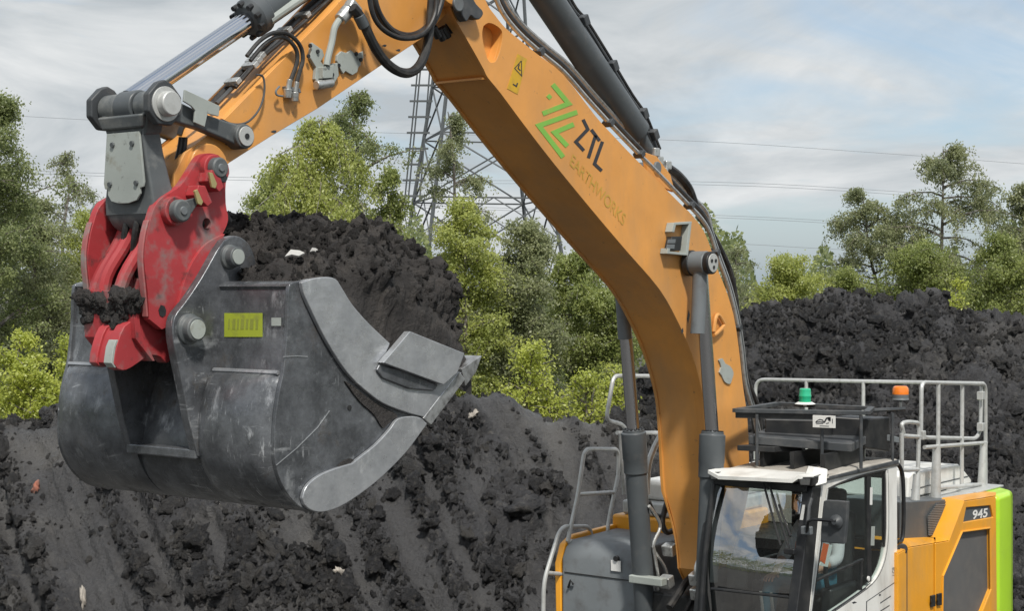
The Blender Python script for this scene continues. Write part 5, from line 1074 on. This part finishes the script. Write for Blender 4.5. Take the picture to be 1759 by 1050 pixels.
# mirror on its arm
mir = MB().prism([PX(x, y, 1.98) for x, y in spl([(1419, 862), (1424, 859), (1456, 861), (1460, 865), (1458, 900), (1455, 930), (1451, 934), (1417, 931), (1414, 926), (1416, 890), (1419, 862)], 2)[:-1]], (.05, 0, 0)).obj('mirror', M['dark'], EX, bevel=.02, seg=3)
MB().lathe(PX(1437, 897, 2.032), (1, 0, 0), [(0, .06), (.012, .06), (.02, .045), (.05, .02)], 20).obj('mirror_joint', M['dark'], mir)
MB().tube([PX(1437, 896, 2.07), PX(1415, 894, 2.07), PX(1397, 893, 2.03), PX(1388, 897, 1.98), PX(1386, 915, 1.95)], .014, 8).obj('mirror_arm', M['black'], mir)
MB().tube([PX(1394, 857, 1.84), PX(1390, 870, 1.88), PX(1386, 920, 1.94)], .016, 8).obj('mirror_post', M['dark'], mir)
MB().obox(PX(1386, 912, 1.93), .06, .09, .07).obj('mirror_clamp', M['grey'], mir, bevel=.01)
# warning streamer in the windscreen corner and a flag behind the side window
st_ = MB().prism([PX(x, y, 1.84) for x, y in ((1379, 868), (1383, 868), (1377, 920), (1372, 946), (1366, 948), (1372, 905))], (.006, 0, 0)).obj('streamer', M['label'], cab, smooth=False)
MB().prism([PX(x, y, 1.852) for x, y in ((1374, 922), (1377, 920), (1373, 944), (1365, 948), (1367, 932))], (.004, 0, 0)).obj('streamer_tail', M['flag_orange'], st_, smooth=False)
fl_ = pr([(1416, 934), (1424, 936), (1417, 970), (1410, 964)], 1.36, 1.35).obj('flag', M['flag_orange'], cab, smooth=False)
pr([(1424.5, 936), (1430, 937), (1422, 975), (1408, 972), (1411, 966), (1417, 970.5)], 1.36, 1.35).obj('flag_border', M['label'], fl_, smooth=False)
# --- guard frame, hatch covers and sign on the cab roof
fr = MB()
def slab(p, h, m, name, par, bev=.006):
    return MB().prism([Vector(q) for q in p], (0, 0, h)).obj(name, M[m], par, bevel=bev)
z1 = P(1263, 707, .5).z
A_ = [PX(1263, 708, 1.40), PX(1488, 714, .95), PX(1497, 707, .42), PX(1335, 696, .42)]
zt_ = sum(p.z for p in A_)/4
A_ = [Vector((p.x, p.y, zt_)) for p in A_]
guard = MB()
for i in range(4):
    p, q = A_[i], A_[(i+1) % 4]; d = (q-p).normalized(); s = Vector((-d.y, d.x, 0))*.03
    guard.hexa([p-s, q-s, q+s, p+s], [v+Vector((0, 0, .035)) for v in (p-s, q-s, q+s, p+s)])
guard = guard.obj('roof_guard', M['dark'], cab, bevel=.004)
p, q = A_[0], A_[0].lerp(A_[1], .62); MB().hexa([p, q, q+Vector((-.03, 0, 0)), p+Vector((-.03, 0, 0))], [v-Vector((0, 0, .05)) for v in (p, q, q+Vector((-.03, 0, 0)), p+Vector((-.03, 0, 0)))]).obj('front_beam', M['black'], guard, bevel=.004)
e0 = A_[2]; e1 = PX(1554, 706, .05); e1.z = e0.z; MB().tube((e0, e1), .018, 6).obj('beacon_arm', M['dark'], guard)
for (px, py), X in (((1412, 735), 1.15), ((1479, 714), .98), ((1533, 710), .2), ((1300, 712), 1.35)):
    t = PX(px, py, X); MB().cyl((t.x, t.y, 3.26), (t.x, t.y, min(t.z, zt_)), .016, n=8).obj('guard_post', M['dark'], guard)
b1 = MB().hexa([PX(1314, 760, 1.10), PX(1426, 760, .80), Vector((.45, PX(1426, 758, .80).y, PX(1426, 758, .80).z)), Vector((.45, PX(1314, 758, 1.10).y, PX(1314, 758, 1.1).z))], [PX(1313, 720, 1.10), PX(1430, 722, .80), Vector((.45, PX(1430, 722, .80).y, PX(1430, 722, .80).z)), Vector((.45, PX(1313, 720, 1.10).y, PX(1313, 720, 1.1).z))]).obj('roof_box', M['black'], cab, bevel=.015)
MB().hexa([PX(1427, 762, .78), PX(1488, 770, .60), Vector((.18, 1.42, 3.34)), Vector((.18, 1.0, 3.34))], [PX(1430, 716, .78), PX(1491, 720, .60), Vector((.18, 1.42, 3.66)), Vector((.18, 1.0, 3.66))]).obj('roof_box', M['black'], cab, bevel=.015)
MB().hexa([PX(1490, 738, .45), PX(1545, 752, .1), PX(1545, 762, .1), PX(1490, 752, .45)], [p-Vector((.2, .25, 0)) for p in (PX(1490, 738, .45), PX(1545, 752, .1), PX(1545, 762, .1), PX(1490, 752, .45))]).obj('hatch_rail', M['grey'], cab, bevel=.008)
f0, f1 = PX(1286, 749, 1.35), PX(1463, 763, 1.02); bkv = Vector((-.42, -.06, .035))
sb_ = MB().hexa([f0, f1, f1+bkv, f0+bkv], [v-Vector((0, 0, .075)) for v in (f0, f1, f1+bkv, f0+bkv)]).obj('roof_hatch', M['dark'], cab, bevel=.008)
f0, f1 = PX(1266, 765, 1.42), PX(1330, 768, 1.30); bkv = Vector((-.3, .12, .0))
MB().hexa([f0, f1, f1+bkv, f0+bkv], [v-Vector((0, 0, .05)) for v in (f0, f1, f1+bkv, f0+bkv)]).obj('hatch_arm', M['black'], cab, bevel=.006)
for y in (.7, 1.0, 1.3): MB().box(.5, 1.3, y-.02, y+.02, 3.255, 3.40).obj('hatch_support', M['black'], cab)
sg = MB().prism([PX(x, y, 1.19) for x, y in ((1397, 713.5), (1435.5, 715), (1435.5, 736), (1397, 734.5))], (.012, 0, 0)).obj('sign_plate', M['label'], cab, bevel=.002)
X_ = 1.2035
for q in (ribbon([(1401, 726), (1404, 723), (1408, 721), (1413, 722), (1415, 726), (1408, 725), (1401, 726)], 1.3), ribbon([(1402, 728), (1414, 728)], 1.0), ribbon([(1416, 726), (1420, 719), (1424, 718), (1426, 724)], 2.4), [(1421, 718), (1427, 717), (1427, 722), (1423, 723)], ribbon([(1419, 728), (1424, 727)], 1.2), ribbon([(1408, 732), (1424, 732.6)], .8), ribbon([(1430, 720), (1430, 728)], 1.0)):
    MB().prism([PX(x, y, X_) for x, y in q], (.0012, 0, 0)).obj('sign_mark', M['ink'], sg, smooth=False)
def beacon(px, py, X, m, base, name, green=False):
    b = PX(px, py, X); s = (Vector(CAM)-b).length/FPX
    k = MB().lathe(b, (0, 0, 1), [(-.05*s*60, 3*s), (0, 3*s), (.5*s, 14*s if not green else 18*s), (4*s, 13*s if not green else 12*s)], 24).obj(name, base, cab, bevel=.004)
    if green: MB().lathe(b+Vector((0, 0, 4*s)), (0, 0, 1), [(0, 10*s), (8*s, 10*s), (9*s, 10.6*s), (11*s, 10.6*s), (12*s, 10*s), (21*s, 9.6*s), (23*s, 8*s)], 24).obj('lens', m, k)
    else:
        MB().lathe(b+Vector((0, 0, 1*s)), (0, 0, 1), [(0, 9*s), (2*s, 13*s), (10*s, 13.5*s)], 24).obj('housing', M['grey'], k, bevel=.004)
        MB().lathe(b+Vector((0, 0, 10*s)), (0, 0, 1), [(0, 13.5*s), (8*s, 13.5*s), (12*s, 12*s), (14*s, 9*s)], 24).obj('lens', m, k)
    return k
beacon(1383, 695, .5, M['greenlens'], M['label'], 'green_beacon', True)
beacon(1547, 688, .06, M['amber'], M['grey'], 'amber_beacon')
t = PX(1547, 690, .06); MB().cyl((t.x, t.y, zt_-.02), (t.x, t.y, t.z), .014, n=8).obj('beacon_stem', M['galv'], cab)
t = PX(1383, 695, .5)

# ------------------------------------------------------------------ soil heaped in the bucket
q0, q1 = pf3[0], P(800, 640, YW)
ex = Vector((q1.x-q0.x, 0, q1.z-q0.z)); lx = ex.length; ex.normalize(); ez = Vector((-ex.z, 0, ex.x)); ez = ez if ez.z > 0 else -ez
NU, NV = 190, 170
u, v = np.meshgrid(np.linspace(.015, 1.10, NU), np.linspace(-1, 1, NV)); u = u.ravel(); v = v.ravel()
edge = np.clip((1-np.abs(v)**3.2), 0, 1)**.55
prof_u = np.interp(u, [.015, .03, .07, .2, .4, .6, .78, .90, .98, 1.04, 1.08, 1.10], [-.10, .10, .32, .58, .78, .92, .96, .90, .76, .56, .34, .14])
h = prof_u*edge+np.where(edge < .3, -.25*(1-edge/.3), 0)*np.where(u > .95, .3, 1)-.03
yy = v*(YW-.01)-.04
pts = np.array(q0)[None]*np.array([1, 0, 1])+np.array(ex)[None]*(u*lx)[:, None]+np.array([0, 1, 0])[None]*yy[:, None]+np.array(ez)[None]*h[:, None]
gi = np.arange(NU*NV).reshape(NV, NU)
G_ = pts.reshape(NV, NU, 3); gu = np.gradient(G_, axis=1); gv = np.gradient(G_, axis=0); nn = np.cross(gu, gv).reshape(-1, 3); nn /= np.linalg.norm(nn, axis=1)[:, None]
if nn[:, 2].mean() < 0: nn = -nn
ds = .13*fbm(pts*1.7, 2, 51)+.16*lumps(pts*2.0, 57)+.06*chunks(pts*4.2, 52)+.05*chunks(pts*8, 53)+.03*chunks(pts*15, 58)+.03*fbm(pts*18, 3, 55)-.16
pts = pts+nn*(ds*np.clip(edge*1.6, .15, 1)*np.clip((u-.01)*12, .1, 1)*np.clip((1.12-u)*10, .1, 1))[:, None]
ld = npmesh('soil_load', pts, np.stack([gi[:-1, :-1], gi[:-1, 1:], gi[1:, 1:], gi[1:, :-1]], -1).reshape(-1, 4), M['load'])
tag(ld, 'rounded heap of damp black soil filling the raised bucket', 'soil')
rg2 = np.random.default_rng(8); ii = np.where((edge > .35) & (u > .02) & (u < 1.06))[0]; pk = rg2.choice(ii, 2600, replace=False)
cl_ = scatter_lumps('crumbs', np.concatenate([pts[pk], pts[rg2.choice(ii, 14)]]), np.concatenate([.009+.032*rg2.random(len(pk))**2.5, .04+.05*rg2.random(14)]), M['load'], 9); cl_.parent = ld
# pale scraps lying on the load
_dl = pts-np.array(CAM); _wl = _dl[:, 0]*FW[0]+_dl[:, 1]*FW[1]; _ul = CX+FPX*(_dl[:, 0]*RT[0]+_dl[:, 1]*RT[1])/_wl; _vl = YH-FPX*_dl[:, 2]/_wl
for px, py, s1, s2, lab in ((508, 446, .075, .03, 'larger torn white scrap lying on the soil in the bucket'), (541, 440, .04, .02, 'tiny white scrap beside the larger torn scrap on the bucket load')):
    i = np.argmin((_ul-px)**2+(_vl-py)**2+_wl*2); c = Vector(pts[i])+Vector((.03, .02, .025))
    o = MB().prism([c+Vector(RT+(0,))*s1*a+Vector((0, 0, 1))*s2*b+Vector((.02*a, 0, 0)) for a, b in ((-1, -.6), (-.3, -.2), (.4, -.5), (1, .1), (.5, .6), (-.4, .8))], (.012, .012, .01)).obj('paper_scrap', M['label'], smooth=False)
    tag(o, lab, 'scrap')
# soil caught on the front of the coupler
q = P(250, 505, yc0); rg3 = np.random.default_rng(9); vv, ff, off = [], [], 0
LSH = [lumpshape(60+i) for i in range(8)]
for k in range(170):
    y = rg3.uniform(-.25, .24); lo_ = .10+.05*math.sin(y*23)+.17*math.exp(-((y-.04)/.10)**2); a = rg3.random()
    c = np.array([q.x+.045-.05*a+.02*rg3.random(), y, q.z-.01-a*lo_]); sv, sf = LSH[k % 8]; Q_ = np.linalg.qr(rg3.normal(size=(3, 3)))[0]
    vv.append(sv@Q_.T*(.022+.058*rg3.random()**1.3)*np.array([.6, 1, 1])+c); ff.append(sf+off); off += len(sv)
o = npmesh('soil_clump', np.concatenate(vv), np.concatenate(ff), M['load'], smooth=False); tag(o, 'clump of black soil caught on the front of the red coupler', 'soil')

# ------------------------------------------------------------------ operator
def skin(name, nodes, edges, m, parent, rootv=0, sub=2):
    me = bpy.data.meshes.new(name); me.from_pydata([n_[:3] for n_ in nodes], edges, []); o = bpy.data.objects.new(name, me); COL.objects.link(o)
    if parent: o.parent = parent
    me.materials.append(m); sm = o.modifiers.new('skin', 'SKIN'); sm.use_smooth_shade = True
    if not me.skin_vertices: me.skin_vertices.new() if hasattr(me.skin_vertices, 'new') else None
    lay = me.skin_vertices[0].data if len(me.skin_vertices) else None
    for i, n_ in enumerate(nodes):
        r_ = n_[3] if isinstance(n_[3], tuple) else (n_[3], n_[3]); lay[i].radius = r_; lay[i].use_root = (i == rootv)
    ss = o.modifiers.new('sub', 'SUBSURF'); ss.levels = sub; ss.render_levels = sub
    return o
oy = .98
nodes = [(.80, oy, 2.20, (.14, .16)), (.74, oy, 2.42, (.12, .15)), (.72, oy, 2.60, (.12, .17)), (.76, oy, 2.74, .06), (.80, oy, 2.82, (.075, .07)), (.82, oy, 2.92, (.095, .08)), (.81, oy, 3.0, (.06, .055)),
         (.74, oy+.19, 2.66, .06), (.90, oy+.26, 2.42, .05), (1.16, oy+.16, 2.34, .036), (1.24, oy+.12, 2.33, .03),
         (.74, oy-.19, 2.66, .06), (.90, oy-.26, 2.42, .05), (1.16, oy-.20, 2.33, .036), (1.26, oy-.16, 2.30, .03),
         (.92, oy+.11, 2.18, .09), (1.32, oy+.17, 2.24, .07), (1.42, oy+.17, 1.88, .055), (1.44, oy+.17, 1.60, .04), (1.58, oy+.17, 1.56, .035),
         (.92, oy-.11, 2.18, .09), (1.32, oy-.17, 2.24, .07), (1.42, oy-.17, 1.88, .055), (1.44, oy-.17, 1.60, .04), (1.58, oy-.17, 1.56, .035)]
edges = [(0, 1), (1, 2), (2, 3), (3, 4), (4, 5), (5, 6), (2, 7), (7, 8), (8, 9), (9, 10), (2, 11), (11, 12), (12, 13), (13, 14), (0, 15), (15, 16), (16, 17), (17, 18), (18, 19), (0, 20), (20, 21), (21, 22), (22, 23), (23, 24)]
for hx_, hy_, hz_ in ((1.24, oy+.12, 2.33), (1.26, oy-.16, 2.30)):  # palms and five fingers draped over the knees
    b0 = 10 if hy_ > oy else 14
    pi_ = len(nodes); nodes.append((hx_+.05, hy_, hz_+.0, (.03, .02))); edges.append((b0, pi_))
    for k, (dy, ln) in enumerate(((-.036, .07), (-.013, .085), (.011, .08), (.033, .065))):
        i0 = len(nodes); nodes += [(hx_+.09, hy_+dy, hz_-.005, .010), (hx_+.09+ln*.5, hy_+dy*1.1, hz_-.02, .009), (hx_+.09+ln*.85, hy_+dy*1.15, hz_-.05, .008)]; edges += [(pi_, i0), (i0, i0+1), (i0+1, i0+2)]
    i0 = len(nodes); s = -1 if hy_ > oy else 1; nodes += [(hx_+.04, hy_+.045*s, hz_-.005, .011), (hx_+.075, hy_+.062*s, hz_-.015, .009)]; edges += [(pi_, i0), (i0, i0+1)]
person = skin('person', nodes, edges, M['skin'], None)
tag(person, 'seated operator in pale shirt and blue trousers behind the windscreen', 'person')
skin('shirt', [(.80, oy, 2.18, (.155, .175)), (.74, oy, 2.42, (.135, .165)), (.72, oy, 2.60, (.135, .185)), (.75, oy, 2.70, .08), (.74, oy+.19, 2.66, .075), (.90, oy+.26, 2.42, .065), (1.02, oy+.22, 2.39, .055), (.74, oy-.19, 2.66, .075), (.90, oy-.26, 2.42, .065), (1.02, oy-.235, 2.385, .055)],
     [(0, 1), (1, 2), (2, 3), (2, 4), (4, 5), (5, 6), (2, 7), (7, 8), (8, 9)], M['shirt'], person)
skin('trousers', [(.80, oy, 2.17, (.15, .17)), (.92, oy+.11, 2.18, .105), (1.32, oy+.17, 2.24, .083), (1.42, oy+.17, 1.88, .07), (1.44, oy+.17, 1.63, .06), (.92, oy-.11, 2.18, .105), (1.32, oy-.17, 2.24, .083), (1.42, oy-.17, 1.88, .07), (1.44, oy-.17, 1.63, .06)],
     [(0, 1), (1, 2), (2, 3), (3, 4), (0, 5), (5, 6), (6, 7), (7, 8)], M['trousers'], person)
hr = MB().lathe((.795, oy, 2.93), (-.25, 0, 1), [(-.04, .088), (0, .10), (.05, .097), (.09, .07), (.105, .02)], 20).obj('hair', M['hair'], person)
for s in (-1, 1):
    MB().lathe((.905, oy+s*.035, 2.925), (1, 0, 0), [(-.01, .012), (.006, .011), (.01, .005)], 10).obj('eye', M['label'], person)
    MB().lathe((.81, oy+s*.082, 2.90), (0, s, 0), [(-.01, .03), (.01, .028)], 12).obj('ear', M['skin'], person)
MB().hexa([(.90, oy-.012, 2.92), (.90, oy+.012, 2.92), (.90, oy+.018, 2.875), (.90, oy-.018, 2.875)], [(.915, oy-.006, 2.915), (.915, oy+.006, 2.915), (.935, oy+.012, 2.88), (.935, oy-.012, 2.88)]).obj('nose', M['skin'], person, bevel=.006)
MB().obox((.908, oy, 2.845), .012, .045, .010).obj('mouth', M['brick'], person, bevel=.003)
